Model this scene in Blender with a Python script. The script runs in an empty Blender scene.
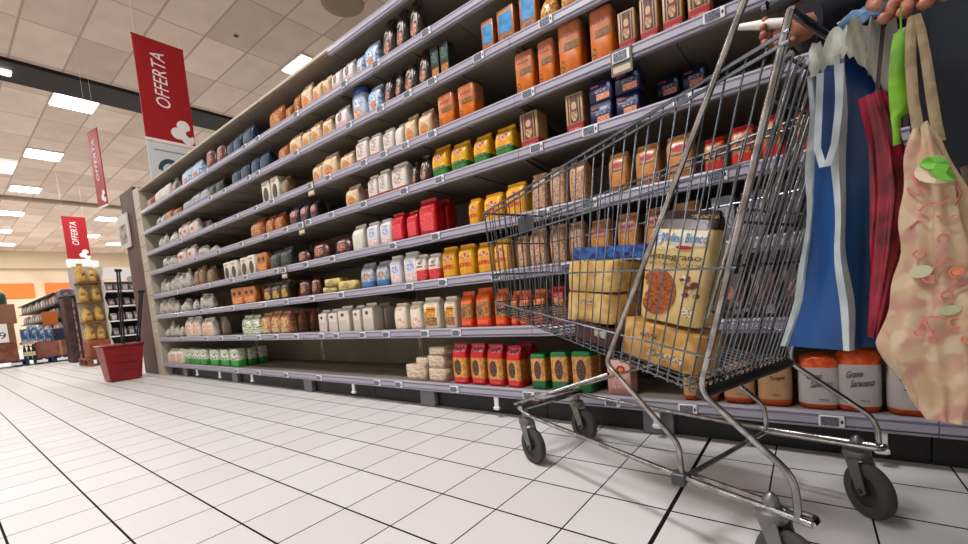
import bpy, math, random
from mathutils import Vector, Matrix
from math import sin, cos, pi, radians
rnd = random.Random(7)
SC = bpy.context.scene
COL = SC.collection

# ------------------------------------------------------------------ materials
def lin(h):
    h = h.lstrip('#'); c = [int(h[i:i+2], 16)/255 for i in (0, 2, 4)]
    return [((x+.055)/1.055)**2.4 if x > .04045 else x/12.92 for x in c] + [1]
MATS = {}
def mat(name, col, rough=.55, metal=0, coat=0, emit=0, noise=None, scale=40, thr=.5, soft=.08, bump=0, bscale=60, spec=.5, trans=0, alpha=1):
    """principled material; noise = second colour mixed in by a noise texture in object space"""
    if name in MATS: return MATS[name]
    m = bpy.data.materials.new(name); m.use_nodes = True
    nt = m.node_tree; N = nt.nodes; L = nt.links; b = N['Principled BSDF']
    b.inputs['Base Color'].default_value = lin(col)
    b.inputs['Roughness'].default_value = rough; b.inputs['Metallic'].default_value = metal
    b.inputs['Coat Weight'].default_value = coat; b.inputs['Coat Roughness'].default_value = .12
    b.inputs['Specular IOR Level'].default_value = spec
    b.inputs['Transmission Weight'].default_value = trans
    b.inputs['Alpha'].default_value = alpha
    if emit:
        b.inputs['Emission Color'].default_value = lin(col); b.inputs['Emission Strength'].default_value = emit
    if noise or bump:
        tc = N.new('ShaderNodeTexCoord')
    if noise:
        cols = [noise] if isinstance(noise, str) else list(noise)
        prev = None
        for i, c2 in enumerate(cols):
            t = N.new('ShaderNodeTexNoise'); t.inputs['Scale'].default_value = scale*(1+.35*i); t.inputs['Detail'].default_value = 1.5
            mp = N.new('ShaderNodeMapping'); mp.inputs['Location'].default_value = (i*3.1, i*1.7, i*5.3)
            L.new(tc.outputs['Object'], mp.inputs[0]); L.new(mp.outputs[0], t.inputs['Vector'])
            r = N.new('ShaderNodeMapRange'); r.inputs[1].default_value = thr-soft; r.inputs[2].default_value = thr+soft
            L.new(t.outputs['Fac'], r.inputs[0])
            mx = N.new('ShaderNodeMix'); mx.data_type = 'RGBA'
            L.new(r.outputs[0], mx.inputs[0])
            if prev: L.new(prev, mx.inputs[6])
            else: mx.inputs[6].default_value = lin(col)
            mx.inputs[7].default_value = lin(c2)
            prev = mx.outputs[2]
        L.new(prev, b.inputs['Base Color'])
    if bump:
        t = N.new('ShaderNodeTexNoise'); t.inputs['Scale'].default_value = bscale; t.inputs['Detail'].default_value = 3
        L.new(tc.outputs['Object'], t.inputs['Vector'])
        bp = N.new('ShaderNodeBump'); bp.inputs['Strength'].default_value = bump; bp.inputs['Distance'].default_value = .004
        L.new(t.outputs['Fac'], bp.inputs['Height']); L.new(bp.outputs[0], b.inputs['Normal'])
    MATS[name] = m; return m

def grid_mat(name, base, line, ox, oy, dx, dy, w, rough, vary=None, extra=None, bump=0, spec=.12):
    m = bpy.data.materials.new(name); m.use_nodes = True
    nt = m.node_tree; N = nt.nodes; L = nt.links; b = N['Principled BSDF']
    tc = N.new('ShaderNodeTexCoord'); sp = N.new('ShaderNodeSeparateXYZ'); L.new(tc.outputs['Object'], sp.inputs[0])
    def M(op, a, bb=None):
        n = N.new('ShaderNodeMath'); n.operation = op
        for i, v in enumerate((a, bb)):
            if v is None: continue
            if isinstance(v, (int, float)): n.inputs[i].default_value = v
            else: L.new(v, n.inputs[i])
        return n.outputs[0]
    cells = []; masks = []
    for ax, o, d, ww in ((0, ox, dx, w[0]), (1, oy, dy, w[1])):
        q = M('DIVIDE', M('SUBTRACT', sp.outputs[ax], o), d)
        cells.append(M('FLOOR', q))
        f = M('ABSOLUTE', M('SUBTRACT', M('FRACT', q), .5))
        masks.append(M('GREATER_THAN', f, .5-ww/2/d))
    mask = M('MAXIMUM', masks[0], masks[1])
    if extra is not None:
        mask = M('MAXIMUM', mask, M('LESS_THAN', M('ABSOLUTE', M('SUBTRACT', sp.outputs[0], extra[0])), extra[1]/2))
    cv = N.new('ShaderNodeCombineXYZ'); L.new(cells[0], cv.inputs[0]); L.new(cells[1], cv.inputs[1])
    wn = N.new('ShaderNodeTexWhiteNoise'); wn.noise_dimensions = '2D'; L.new(cv.outputs[0], wn.inputs['Vector'])
    ns = N.new('ShaderNodeTexNoise'); ns.inputs['Scale'].default_value = 2.5; ns.inputs['Detail'].default_value = 4; L.new(tc.outputs['Object'], ns.inputs['Vector'])
    fac = M('ADD', M('MULTIPLY', wn.outputs['Value'], .5), M('MULTIPLY', ns.outputs['Fac'], .5))
    mx = N.new('ShaderNodeMix'); mx.data_type = 'RGBA'; L.new(fac, mx.inputs[0])
    mx.inputs[6].default_value = lin(base); mx.inputs[7].default_value = lin(vary or base)
    m2 = N.new('ShaderNodeMix'); m2.data_type = 'RGBA'; L.new(mask, m2.inputs[0]); L.new(mx.outputs[2], m2.inputs[6]); m2.inputs[7].default_value = lin(line)
    L.new(m2.outputs[2], b.inputs['Base Color'])
    b.inputs['Specular IOR Level'].default_value = spec
    rr = M('ADD', rough, M('MULTIPLY', mask, .4)); L.new(rr, b.inputs['Roughness'])
    if bump:
        bp = N.new('ShaderNodeBump'); bp.inputs['Strength'].default_value = bump; bp.inputs['Distance'].default_value = .001
        L.new(M('SUBTRACT', 1, mask), bp.inputs['Height']); L.new(bp.outputs[0], b.inputs['Normal'])
    return m

# ------------------------------------------------------------------ mesh builder
class MB:
    def __init__(s): s.v = []; s.f = []; s.m = []; s.mi = 0
    def add(s, vs, fs, mi=None):
        o = len(s.v); s.v += [tuple(v) for v in vs]; s.f += [tuple(i+o for i in f) for f in fs]
        s.m += ([s.mi if mi is None else mi]*len(fs) if not isinstance(mi, list) else mi); return s
    def box(s, x0, x1, y0, y1, z0, z1, mi=None, bev=0):
        if bev:
            b = min(bev, (x1-x0)/2.01, (y1-y0)/2.01, (z1-z0)/2.01)
            rings = [(z0, b), (z0+b, 0), (z1-b, 0), (z1, b)]
            vs = []
            for z, q in rings:
                a0, a1, c0, c1 = x0+q, x1-q, y0+q, y1-q
                e = b*.7
                vs += [(a0+e, c0, z), (a1-e, c0, z), (a1, c0+e, z), (a1, c1-e, z), (a1-e, c1, z), (a0+e, c1, z), (a0, c1-e, z), (a0, c0+e, z)]
            fs = [tuple(range(7, -1, -1)), tuple(range(24, 32))]
            for r in range(3):
                for i in range(8):
                    j = (i+1) % 8; fs.append((r*8+i, r*8+j, r*8+8+j, r*8+8+i))
            return s.add(vs, fs, mi)
        vs = [(x0, y0, z0), (x1, y0, z0), (x1, y1, z0), (x0, y1, z0), (x0, y0, z1), (x1, y0, z1), (x1, y1, z1), (x0, y1, z1)]
        return s.add(vs, [(0, 3, 2, 1), (4, 5, 6, 7), (0, 1, 5, 4), (1, 2, 6, 5), (2, 3, 7, 6), (3, 0, 4, 7)], mi)
    def tube(s, pts, r, n=8, closed=False, fillet=0, mi=None):
        P = [Vector(p) for p in pts]
        if fillet and len(P) > 2:
            Q = []
            K = len(P)
            for i, p in enumerate(P):
                if not closed and i in (0, K-1): Q.append(p); continue
                a = P[i-1]; c = P[(i+1) % K]
                d1 = (a-p); d2 = (c-p); f = min(fillet, d1.length*.45, d2.length*.45)
                p1 = p+d1.normalized()*f; p2 = p+d2.normalized()*f
                for t in (0, .25, .5, .75, 1): Q.append(p1*(1-t)**2+p*2*t*(1-t)+p2*t*t)
            P = Q
        R = r if isinstance(r, (list, tuple)) else [r]*len(P)
        K = len(P); vs = []; up = None
        for i, p in enumerate(P):
            if closed: t = (P[(i+1) % K]-P[i-1]).normalized()
            else: t = (P[min(i+1, K-1)]-P[max(i-1, 0)]).normalized()
            if up is None:
                up = Vector((0, 0, 1)) if abs(t.z) < .9 else Vector((1, 0, 0))
            a = t.cross(up)
            if a.length < 1e-4: up = Vector((1, .3, 0)); a = t.cross(up)
            a.normalize(); up = a.cross(t).normalized()
            for k in range(n):
                q = 2*pi*k/n; vs.append(p+(a*cos(q)+up*sin(q))*R[i])
        fs = []
        for i in range(K if closed else K-1):
            for k in range(n):
                k2 = (k+1) % n; j = (i+1) % K; fs.append((i*n+k, i*n+k2, j*n+k2, j*n+k))
        if not closed: fs += [tuple(range(n-1, -1, -1)), tuple((K-1)*n+k for k in range(n))]
        return s.add(vs, fs, mi)
    def cyl(s, c, axis, r, h, n=20, r2=None, mi=None):
        c = Vector(c); a = Vector(axis).normalized()
        return s.tube([c-a*h/2, c+a*h/2], [r, r if r2 is None else r2], n, mi=mi)
    def lathe(s, c, prof, n=20, mi=None):
        vs = [(c[0]+r*cos(2*pi*k/n), c[1]+r*sin(2*pi*k/n), c[2]+z) for r, z in prof for k in range(n)]
        fs = [(i*n+k, i*n+(k+1) % n, (i+1)*n+(k+1) % n, (i+1)*n+k) for i in range(len(prof)-1) for k in range(n)]
        fs += [tuple(range(n-1, -1, -1)), tuple((len(prof)-1)*n+k for k in range(n))]
        return s.add(vs, fs, mi)
    def build(s, name, mats, parent=None, org=None, smooth=None, kind=None):
        me = bpy.data.meshes.new(name)
        o = Vector(org) if org is not None else Vector((0, 0, 0))
        me.from_pydata([Vector(v)-o for v in s.v], [], s.f)
        for m in (mats if isinstance(mats, (list, tuple)) else [mats]): me.materials.append(m)
        for p, i in zip(me.polygons, s.m): p.material_index = i
        if smooth is not None:
            me.polygons.foreach_set('use_smooth', [True]*len(me.polygons))
            me.set_sharp_from_angle(angle=radians(smooth))
        me.update()
        ob = bpy.data.objects.new(name, me); COL.objects.link(ob)
        if parent is not None: ob.parent = parent
        elif org is not None: ob.location = o
        if kind: ob['kind'] = kind
        return ob

def tag(o, label, cat, group=None, kind=None):
    o['label'] = label; o['category'] = cat
    if group: o['group'] = group
    if kind: o['kind'] = kind
    return o
def empty(name, loc, label=None, cat=None, group=None, kind=None, rz=0):
    o = bpy.data.objects.new(name, None); COL.objects.link(o); o.location = loc; o.rotation_euler = (0, 0, rz)
    o.empty_display_size = .05
    if label: tag(o, label, cat, group)
    if kind: o['kind'] = kind
    return o
def copy_tree(o, parent=None):
    c = o.copy(); COL.objects.link(c)
    if parent is not None: c.parent = parent
    for ch in o.children: copy_tree(ch, c)
    return c
def text(s, mat_, parent, o, xd, yd, width, height, org=(0, 0, 0), depth=.001, shear=0, name='lettering'):
    """flat raised lettering: o lower left corner, xd/yd unit vectors, scaled to width x height"""
    cu = bpy.data.curves.new('t', 'FONT'); cu.body = s; cu.size = 1; cu.shear = shear; cu.resolution_u = 3
    ob = bpy.data.objects.new('t', cu); COL.objects.link(ob)
    dg = bpy.context.evaluated_depsgraph_get(); me = bpy.data.meshes.new_from_object(ob.evaluated_get(dg))
    bpy.data.objects.remove(ob); bpy.data.curves.remove(cu)
    xs = [v.co.x for v in me.vertices]; ys = [v.co.y for v in me.vertices]
    x0, y0 = min(xs), min(ys); sx = width/(max(xs)-x0); sy = height/(max(ys)-y0)
    o = Vector(o); xd = Vector(xd); yd = Vector(yd); zd = xd.cross(yd).normalized(); org = Vector(org)
    vs = []; n = len(me.vertices)
    for k in (0, 1):
        for v in me.vertices: vs.append(o+xd*(v.co.x-x0)*sx+yd*(v.co.y-y0)*sy+zd*depth*k-org)
    fs = [tuple(i+n for i in p.vertices) for p in me.polygons]
    ec = {}
    for p in me.polygons:
        vv = list(p.vertices)
        for i in range(len(vv)):
            e = (vv[i], vv[(i+1) % len(vv)]); ec[tuple(sorted(e))] = ec.get(tuple(sorted(e)), [])+[e]
    for k, e in ec.items():
        if len(e) == 1: a, b = e[0]; fs.append((a, b, b+n, a+n))
    bpy.data.meshes.remove(me)
    mb = MB(); mb.add(vs, fs)
    return mb.build(name, mat_, parent)

# ------------------------------------------------------------------ camera
W_, H_ = 968, 544
F_, CY_ = 423.14, 330.54
roll, pitch, yaw = -.0855, -.0774, -.6552
def cam_axes():
    cy, sy, cp, sp, cr, sr = cos(yaw), sin(yaw), cos(pitch), sin(pitch), cos(roll), sin(roll)
    Fw = Vector((sy*cp, cy*cp, sp)); R = Vector((cy, -sy, 0)); U = R.cross(Fw)
    return R*cr+U*sr, U*cr-R*sr, Fw
R_, U_, FW = cam_axes()
cd = bpy.data.cameras.new('camera'); cam = bpy.data.objects.new('camera', cd); COL.objects.link(cam)
cd.sensor_width = 36; cd.lens = F_*36/W_; cd.shift_y = (CY_-H_/2)/W_; cd.clip_start = .02; cd.clip_end = 200
mw = Matrix((R_, U_, -FW)).transposed().to_4x4(); mw.translation = Vector((0, 0, .575)); cam.matrix_world = mw
SC.camera = cam
SC.view_settings.view_transform = 'Standard'; SC.view_settings.look = 'None'; SC.view_settings.gamma = 1
SC.view_settings.exposure = 0
try: SC.view_settings.use_curve_mapping = False
except Exception: pass
# ------------------------------------------------------------------ palette
M_floor = grid_mat('floor_tile', '#d9d5d3', '#15100e', -1.2776, .4705, .19797, .20194, (.0040, .0058), .42, '#d0cac6', extra=(-.2878, .0105), bump=.4)
M_ceil = grid_mat('ceiling_tile', '#f0e0d0', '#b5a190', -5.81, 1.78, 1.2, .593, (.022, .028), .9, '#b9a698')
M_lamp = mat('lamp_diffuser', '#fff8ee', emit=9)
M_white = mat('white_paint', '#dedad6', .5)
M_wall = mat('far_wall_paint', '#dcc9ae', .8, noise='#d2bd9f', scale=.6)
M_wall2 = mat('near_wall_paint', '#d6d0ca', .8)
M_orange_wall = mat('orange_band', '#e07420', .6)
M_beam = mat('black_beam', '#0c0c0e', .7)
M_shelf = mat('shelf_metal', '#877b6d', .5, noise='#7d7163', scale=3)
M_back = mat('shelf_back_panel', '#857662', .6, noise='#7a6b59', scale=2)
M_lip = mat('shelf_edge', '#9f9aa8', .4, coat=.1)
M_lipd = mat('shelf_edge_groove', '#615e70', .4)
M_cream = mat('cream_metal', '#b5ab9a', .5)
M_brown = mat('brown_panel', '#5b4037', .6, noise='#53392f', scale=4)
M_tagw = mat('price_tag_frame', '#e4e4ea', .4)
M_tags = mat('price_tag_screen', '#6d7480', .3, noise='#3a3f4a', scale=160, thr=.55)
M_chrome = mat('chrome_wire', '#7d848c', .25, metal=1, noise='#656c74', scale=12)
M_chrome_d = mat('worn_tube_metal', '#b2b1af', .2, metal=1, noise='#8d8b89', scale=30)
M_black = mat('black_plastic', '#17181a', .5)
M_rubber = mat('grey_rubber', '#3b3836', .75, bump=.1)
M_grey = mat('dark_grey_plastic', '#3f4042', .45)
M_red = mat('sign_red', '#a30d18', .45)
M_signw = mat('sign_white', '#f0ecea', .5)

# ------------------------------------------------------------------ room
CEIL = 4.78
def struct(name, mb, m): o = mb.build(name, m); o['kind'] = 'structure'; return o
struct('floor', MB().box(-31, 3, -6, 12, -.05, 0), M_floor)
struct('ceiling', MB().box(-31, 3, -6, 12, CEIL, CEIL+.05), M_ceil)
struct('wall_far', MB().box(-31.2, -31, -6, 12, 0, CEIL), M_wall)
struct('wall_right', MB().box(3, 3.1, -6, 12, 0, CEIL), M_wall2)
struct('wall_back', MB().box(-31, 3, -6.1, -6, 0, CEIL), M_wall2)
struct('wall_front', MB().box(-31, 3, 12, 12.1, 0, CEIL), M_wall2)
struct('trim_1', MB().box(-10.25, -9.5, -6, 12, CEIL-.06, CEIL), M_beam)
struct('trim_2', MB().box(-18.9, -18.7, -6, 12, CEIL-.10, CEIL), mat('beam_grey', '#9a8a7c', .8))
struct('trim_3', MB().box(-30.98, -30.6, -6, 12, 3.95, CEIL), mat('fascia_beige', '#cdbb9f', .8))
for i, (y0, y1) in enumerate(((-1.0, 1.9), (2.3, 3.45), (3.85, 5.2))):
    o = MB().box(-30.99, -30.9, y0, y1, 2.5, 3.22, bev=.02).build('wall_panel', M_orange_wall, org=(-30.95, (y0+y1)/2, 2.5))
    tag(o, ['orange wall panel far left behind the carton stack', 'orange wall panel above the far left shelving, left of the pale gap', 'orange wall panel just left of the small red banner'][i], 'wall panel', 'orange panels on the far wall')

def lamp(x, y, w=.62, d=.57, power=60, vis=True, lab=None, seg=1):
    t = empty('ceiling_light', (x, y, CEIL-.03), lab, 'ceiling light', 'lit ceiling panels')
    MB().box(x-w/2-.02, x+w/2+.02, y-d/2-.02, y+d/2+.02, CEIL-.035, CEIL-.001).build('frame', M_white, t, org=t.location)
    MB().box(x-w/2, x+w/2, y-d/2, y+d/2, CEIL-.05, CEIL-.036).build('diffuser', M_lamp, t, org=t.location)
    return t
def arealight(x, y, z, sx, sy, power, col=(.98, .985, 1.0)):
    l = bpy.data.lights.new('lamp', 'AREA'); l.shape = 'RECTANGLE'; l.size = sx; l.size_y = sy; l.energy = power; l.color = col
    o = bpy.data.objects.new('lamp', l); COL.objects.link(o); o.location = (x, y, z); return o
vis = [(-10.55, 2.08, 'lit ceiling panel nearest the big red banner, just beyond the black beam'),
       (-14.05, 2.08, 'second lit ceiling panel of the left row, below the first one'),
       (-17.6, 2.12, 'third lit ceiling panel down the left row, beside the slatted grille'),
       (-21.2, 2.12, 'fourth lit ceiling panel down the left row, at left picture edge'),
       (-24.8, 2.12, 'fifth and smallest lit panel low in the left row'),
       (-6.75, 4.45, 'lit ceiling panel peeking over the cream top edge of the shelving'),
       (-21.0, 4.55, 'oval looking lit panel left of the brown end panel, above small banner'),
       (-21.4, 5.35, 'lit panel touching the left edge of the brown end panel'),
       (-25.0, 4.75, 'small lit panel partly behind the small red banner'),
       (-28.3, 2.5, 'tiny lit panel near the far wall at the left edge')]
for x, y, lb in vis: lamp(x, y, lab=lb)
o = tag(MB().box(-9.95, -9.8, .7, 1.24, CEIL-.09, CEIL-.06).build('strip_light', M_lamp, org=(-9.9, 1, CEIL-.09)), 'short strip light set in the black ceiling beam', 'ceiling light')
t = empty('ceiling_grille', (-15.6, 1.45, CEIL-.03), 'pale slatted ceiling grille at the left edge between the lit panels', 'vent')
for k in range(3): MB().box(-16.1+k*.42, -15.75+k*.42, .6, 1.75, CEIL-.05, CEIL-.001).build('slat_panel', mat('grille_pale_glow', '#eef2f0', .5, emit=.5), t, org=t.location)  # slats glow faintly by themselves, brightness painted in; the grille is no lamp
t = empty('ceiling_speaker', (-5.95, 5.1, CEIL), 'round speaker grille in the ceiling at the top edge above the shelving', 'speaker')
lathe_c = (-4.42, 4.42, CEIL)
MB().lathe((0, 0, 0), [(.02, -.02), (.12, -.03), (.2, -.03), (.235, -.015), (.24, 0)], 28).build('speaker_cover', mat('speaker_cover', '#8c7d6c', .6), t)
t.location = (-5.0, 3.95, CEIL); t.scale = (1.2, 1.2, 1)
# ------------------------------------------------------------------ shelving bays
ZL = [.147, .434, .688, .918, 1.182, 1.402, 1.636, 1.862, 2.095]
YF, YB = 1.585, 2.07
BX = [1.50, .27, -.95, -2.18, -3.41, -4.64, -5.88]
TAGS = {0: [0.05, 0.44, -0.34, -0.61, -0.99, -1.43, -1.85, -2.04, -2.66, -3.1, -3.54, -3.94], 1: [-1.6, -1.38, -1.91, -2.13, -2.4, -2.57, -2.89, -3.18, -3.46, -3.8, -4.17, -4.5, -5.15, -0.83], 2: [-1.68, -1.44, -2.3, -2.63, -2.97, -3.3, -3.86, -4.53, -1.11, -0.76, -5.2, -0.45], 3: [-1.46, -1.78, -0.65, -0.85, -2.35, -2.66, -3.06, -3.55, -3.8, -4.29, -5.11, -0.22], 4: [-1.99, -1.65, -1.4, -2.31, -2.57, -0.86, -0.63, -0.31, -2.86, -3.14, -3.55, -3.99, -4.5], 5: [-1.95, -2.3, -1.78, -1.61, -1.42, -0.88, -0.21, -3.0, -3.25, -3.58, -4.0, -4.8], 6: [-1.39, -1.56, -1.11, -0.78, -1.77, -2.05, -2.62, -3.15, -3.3, -3.73, -4.01, -4.75], 7: [-1.4, -1.77, -2.05, -2.57, -3.09, -3.3, -4.02]}
HOLD = {5: [-.50, -2.5], 4: [-2.66], 3: [-2.95]}
BL = ['rightmost shelving bay, behind the hanging bags and the trolley handle', 'shelving bay directly behind the shopping trolley basket', 'shelving bay with red and yellow bags, just left of the trolley',
      'half empty shelving bay with white cartons, left of the bright red bags', 'shelving bay with dim gaps, third from the brown end panel',
      'shelving bay of sparse boxes, second from the brown end panel', 'farthest shelving bay, packed with clear bags beside the cream end panel']
BL = ['rightmost shelving bay, behind the hanging bags', 'shelving bay directly behind the trolley basket', 'shelving bay with red, yellow and orange bags just left of the trolley',
      'half empty shelving bay with the white cartons on its second shelf', 'shelving bay with dim gaps, second from the cream end panel', 'farthest shelving bay, packed with clear bags beside the cream end panel']
for b in range(6):
    x1, x0 = BX[b], BX[b+1]; org = ((x0+x1)/2, 1.8, 0)
    bay = empty('shelving_bay', org, BL[b], 'shelving', 'shelving bays of the long row')
    MB().box(x0+.001, x1-.001, YB, YB+.03, 0, 2.10).build('back_panel', M_back, bay, org)
    up = MB()
    for z in range(14): up.box(x0+.014, x0+.022, YB-.004, YB-.0005, .2+z*.135, .26+z*.135, 1)
    up.box(x0+.001, x0+.036, YB-.003, YB, 0, 2.09, 0)
    up.build('upright', [M_cream, M_black], bay, org)
    MB().box(x0+.002, x1-.002, 1.66, YB, 0, .10).build('kick_plate', M_black, bay, org)
    for fx in (x0+.49,):
        MB().box(fx-.055, fx+.055, 1.63, 1.66, 0, .108, bev=.004).build('foot', mat('foot_grey', '#7d7680', .5), bay, org)
    for i, z in enumerate(ZL):
        top = i == 8
        m = MB().box(x0+.002, x1-.002, YF+.012, YB-.005, z-.022, z, bev=.002)
        for q in (.25, .5, .75):
            xx = x0+(x1-x0)*q
            if not top: m.box(xx-.006, xx+.006, YF+.02, YB-.01, z-.028, z-.022)
        for xx in (x0+.012, x1-.018):
            if 0 < i < 8: m.add([(xx, YB-.01, z-.022), (xx+.006, YB-.01, z-.022), (xx, YB-.01, z-.085), (xx+.006, YB-.01, z-.085), (xx, YF+.06, z-.022), (xx+.006, YF+.06, z-.022), (xx, YF+.06, z-.03), (xx+.006, YF+.06, z-.03)],
                  [(0, 1, 3, 2), (4, 6, 7, 5), (0, 4, 5, 1), (2, 3, 7, 6), (0, 2, 6, 4), (1, 5, 7, 3)])
        sh = m.build('shelf', M_shelf, bay, org)
        if top and b >= 3:
            MB().box(x0+.001, x1-.001, YF-.001, YF+.012, z-.014, z+.006, bev=.003).build('top_edge', mat('cream_edge', '#b3aa98', .5), bay, org); continue
        lip = MB(); a0, a1 = x0+.001, x1-.001
        # slanted rail profile: nose on top, groove, lower flange
        prof = [(YF+.012, z+.003, 0), (YF-.002, z+.003, 0), (YF-.006, z-.004, 0), (YF-.004, z-.009, 1), (YF-.008, z-.012, 0), (YF-.010, z-.031, 0), (YF-.006, z-.034, 1), (YF-.008, z-.037, 0), (YF-.006, z-.044, 0), (YF+.012, z-.044, 0)]
        vs = [(x, y, zz) for x in (a0, a1) for y, zz, _ in prof]; n = len(prof)
        lip.add(vs, [(k, k+n, (k+1) % n+n, (k+1) % n) for k in range(n)]+[tuple(range(n)), tuple(range(2*n-1, n-1, -1))], [prof[k][2] for k in range(n)]+[0, 0])
        lip.build('price_rail', [M_lip, M_lipd], sh, org)
        for tx in TAGS.get(i, []):
            if x0 < tx < x1:
                tm = MB().box(tx-.030, tx+.030, YF-.016, YF-.0095, z-.038, z-.004, 0, bev=.002); tm.box(tx-.025, tx+.017, YF-.0172, YF-.0158, z-.034, z-.008, 1)
                tm.box(tx+.021, tx+.026, YF-.0170, YF-.0158, z-.026, z-.016, 2); tm.build('price_tag', [M_tagw, M_tags, M_black], sh, org)
        for tx in HOLD.get(i, []):
            if x0 < tx < x1:
                tm = MB().box(tx-.038, tx+.038, YF-.014, YF-.0095, z-.088, z+.002, 0, bev=.003); tm.box(tx-.031, tx+.031, YF-.018, YF-.0138, z-.046, z-.008, 1, bev=.002)
                tm.box(tx-.026, tx+.020, YF-.0192, YF-.0178, z-.041, z-.013, 2); tm.box(tx-.030, tx+.030, YF-.0150, YF-.0138, z-.078, z-.058, 3)
                tm.build('tag_holder', [mat('holder_brown', '#6d6152', .5), M_tagw, M_tags, mat('holder_cream', '#c9bca4', .5)], sh, org)
    for hx in ((-4.9, -4.35, -3.7), (-4.9, -4.35, -3.7, -2.3))[0] + (-2.30, -1.18, .16, -.45):
        if x0 < hx < x1:
            h = MB().box(hx-.012, hx+.012, YF-.004, YF+.006, .045, .103, bev=.003); h.box(hx-.016, hx+.016, YF-.010, YF+.010, .040, .056, bev=.004)
            h.build('shelf_clip', mat('clip_white', '#dcdce0', .4), bay, org)
# cream end panel and the end unit's brown side
t = empty('shelving_end', (-5.97, 1.82, 0), 'cream slotted end panel closing the far left end of the shelving', 'panel')
m = MB().box(-6.085, -5.885, YF-.005, YF+.07, 0, 2.13, bev=.004); m.box(-5.95, -5.885, YF+.07, YB+.03, 0, 2.13); m.build('panel', M_cream, t, t.location)
for z in (.62, .92, 1.2, 1.48, 1.78): MB().box(-6.08, -5.89, YF-.0065, YF-.005, z, z+.005).build('seam', mat('seam_brown', '#5f564a', .7), t, t.location)
for z in (.5, .8, 1.05, 1.3, 1.6, 1.9): MB().box(-5.95, -5.925, YF-.016, YF-.005, z, z+.025, bev=.004).build('bracket', M_white, t, t.location)
t = empty('end_unit', (-6.4, 2.0, 0), 'tall unit with a plain brown side panel at the far end of the shelving', 'shelving')
MB().box(-6.62, -6.10, YF, 2.3, 0, 2.18, bev=.004).build('side_panel', M_brown, t, t.location)
MB().box(-6.66, -6.62, YF+.02, 2.3, .1, 2.1).build('front_shelves', M_white, t, t.location)
b_ = MB().box(-6.78, -6.37, YF-.022, YF-.004, 1.54, 1.94, bev=.004).build('poster_board', [mat('poster_pale', '#c9c5bf', .5)], org=(-6.6, 1.57, 1.54)); tag(b_, 'pale poster board sticking out beside the brown end panel', 'poster')
MB().box(-6.72, -6.45, YF-.0245, YF-.022, 1.60, 1.82).build('picture', mat('poster_print', '#8a8f8a', .5, noise=('#3d4a44', '#a99a88'), scale=9), b_, (-6.6, 1.57, 1.54))

# ------------------------------------------------------------------ goods on the shelves
def spow(c, e): return (abs(c)**e)*(1 if c >= 0 else -1)
def loft(rings, n=20, jit=0, seed=1, bands=None):
    """rings: (z, hx, hy, exponent[, y offset]); bands: [(z top, material index)]"""
    r = random.Random(seed); mb = MB(); vs = []
    for z, hx, hy, e, *yo in rings:
        for k in range(n):
            a = 2*pi*(k+.5)/n
            vs.append((hx*spow(cos(a), 2/e)+r.uniform(-jit, jit), hy*spow(sin(a), 2/e)+(yo[0] if yo else 0)+r.uniform(-jit, jit), max(0, z+(r.uniform(-jit, jit) if 0 < z else 0))))
    fs = []; ms = []
    def band(z):
        for zt, mi in (bands or [(9, 0)]):
            if z < zt: return mi
        return 0
    for i in range(len(rings)-1):
        mi = band((rings[i][0]+rings[i+1][0])/2)
        for k in range(n): fs.append((i*n+k, i*n+(k+1) % n, (i+1)*n+(k+1) % n, (i+1)*n+k)); ms.append(mi)
    fs += [tuple(range(n-1, -1, -1)), tuple((len(rings)-1)*n+k for k in range(n))]; ms += [band(0), band(rings[-1][0])]
    return mb.add(vs, fs, ms)
def front_y(rings, x, z):
    for i in range(len(rings)-1):
        a, b = rings[i], rings[i+1]
        if a[0] <= z <= b[0]:
            q = (z-a[0])/max(1e-6, b[0]-a[0]); hx = a[1]+(b[1]-a[1])*q; hy = a[2]+(b[2]-a[2])*q; e = a[3]+(b[3]-a[3])*q
            yo = ((a[4] if len(a) > 4 else 0)*(1-q)+(b[4] if len(b) > 4 else 0)*q)
            return yo-hy*(max(0, 1-abs(min(1, abs(x)/hx))**e))**(1/e)
    return -rings[0][2]
def patch(rings, kind, c0, c1, c2, c3, off):
    mb = MB(); W = rings[1][1]; H = rings[-1][0]
    if kind == 'rect':
        X0, X1, Z0, Z1 = c0*W, c1*W, c2*H, c3*H; nx = nz = 4; vs = []
        for o in (0, off):
            for j in range(nz+1):
                for i in range(nx+1):
                    x = X0+(X1-X0)*i/nx; z = Z0+(Z1-Z0)*j/nz; vs.append((x, front_y(rings, x, z)-o, z))
        n = (nx+1)*(nz+1); g = lambda i, j: j*(nx+1)+i
        fs = [(g(i, j)+n, g(i+1, j)+n, g(i+1, j+1)+n, g(i, j+1)+n) for j in range(nz) for i in range(nx)]
        edge = [g(i, 0) for i in range(nx)]+[g(nx, j) for j in range(nz)]+[g(i, nz) for i in range(nx, 0, -1)]+[g(0, j) for j in range(nz, 0, -1)]
        fs += [(edge[k], edge[(k+1) % len(edge)], edge[(k+1) % len(edge)]+n, edge[k]+n) for k in range(len(edge))]
        return mb.add(vs, fs)
    cx, cz, rx, rz = c0*W, c1*H, c2*W, c3*H; n = 16; vs = []
    for o in (0, off):
        vs.append((cx, front_y(rings, cx, cz)-o, cz))
        for q in (.5, 1):
            for k in range(n):
                x = cx+rx*q*cos(2*pi*k/n); z = cz+rz*q*sin(2*pi*k/n); vs.append((x, front_y(rings, x, z)-o, z))
    s = 1+2*n; fs = []
    for k in range(n):
        k2 = (k+1) % n
        fs += [(s, s+1+k, s+1+k2), (s+1+k, s+1+n+k, s+1+n+k2, s+1+k2), (1+n+k, 1+n+k2, s+1+n+k2, s+1+n+k)]
    return mb.add(vs, fs)
W0, D0, H0 = .05, .04, .15
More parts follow.
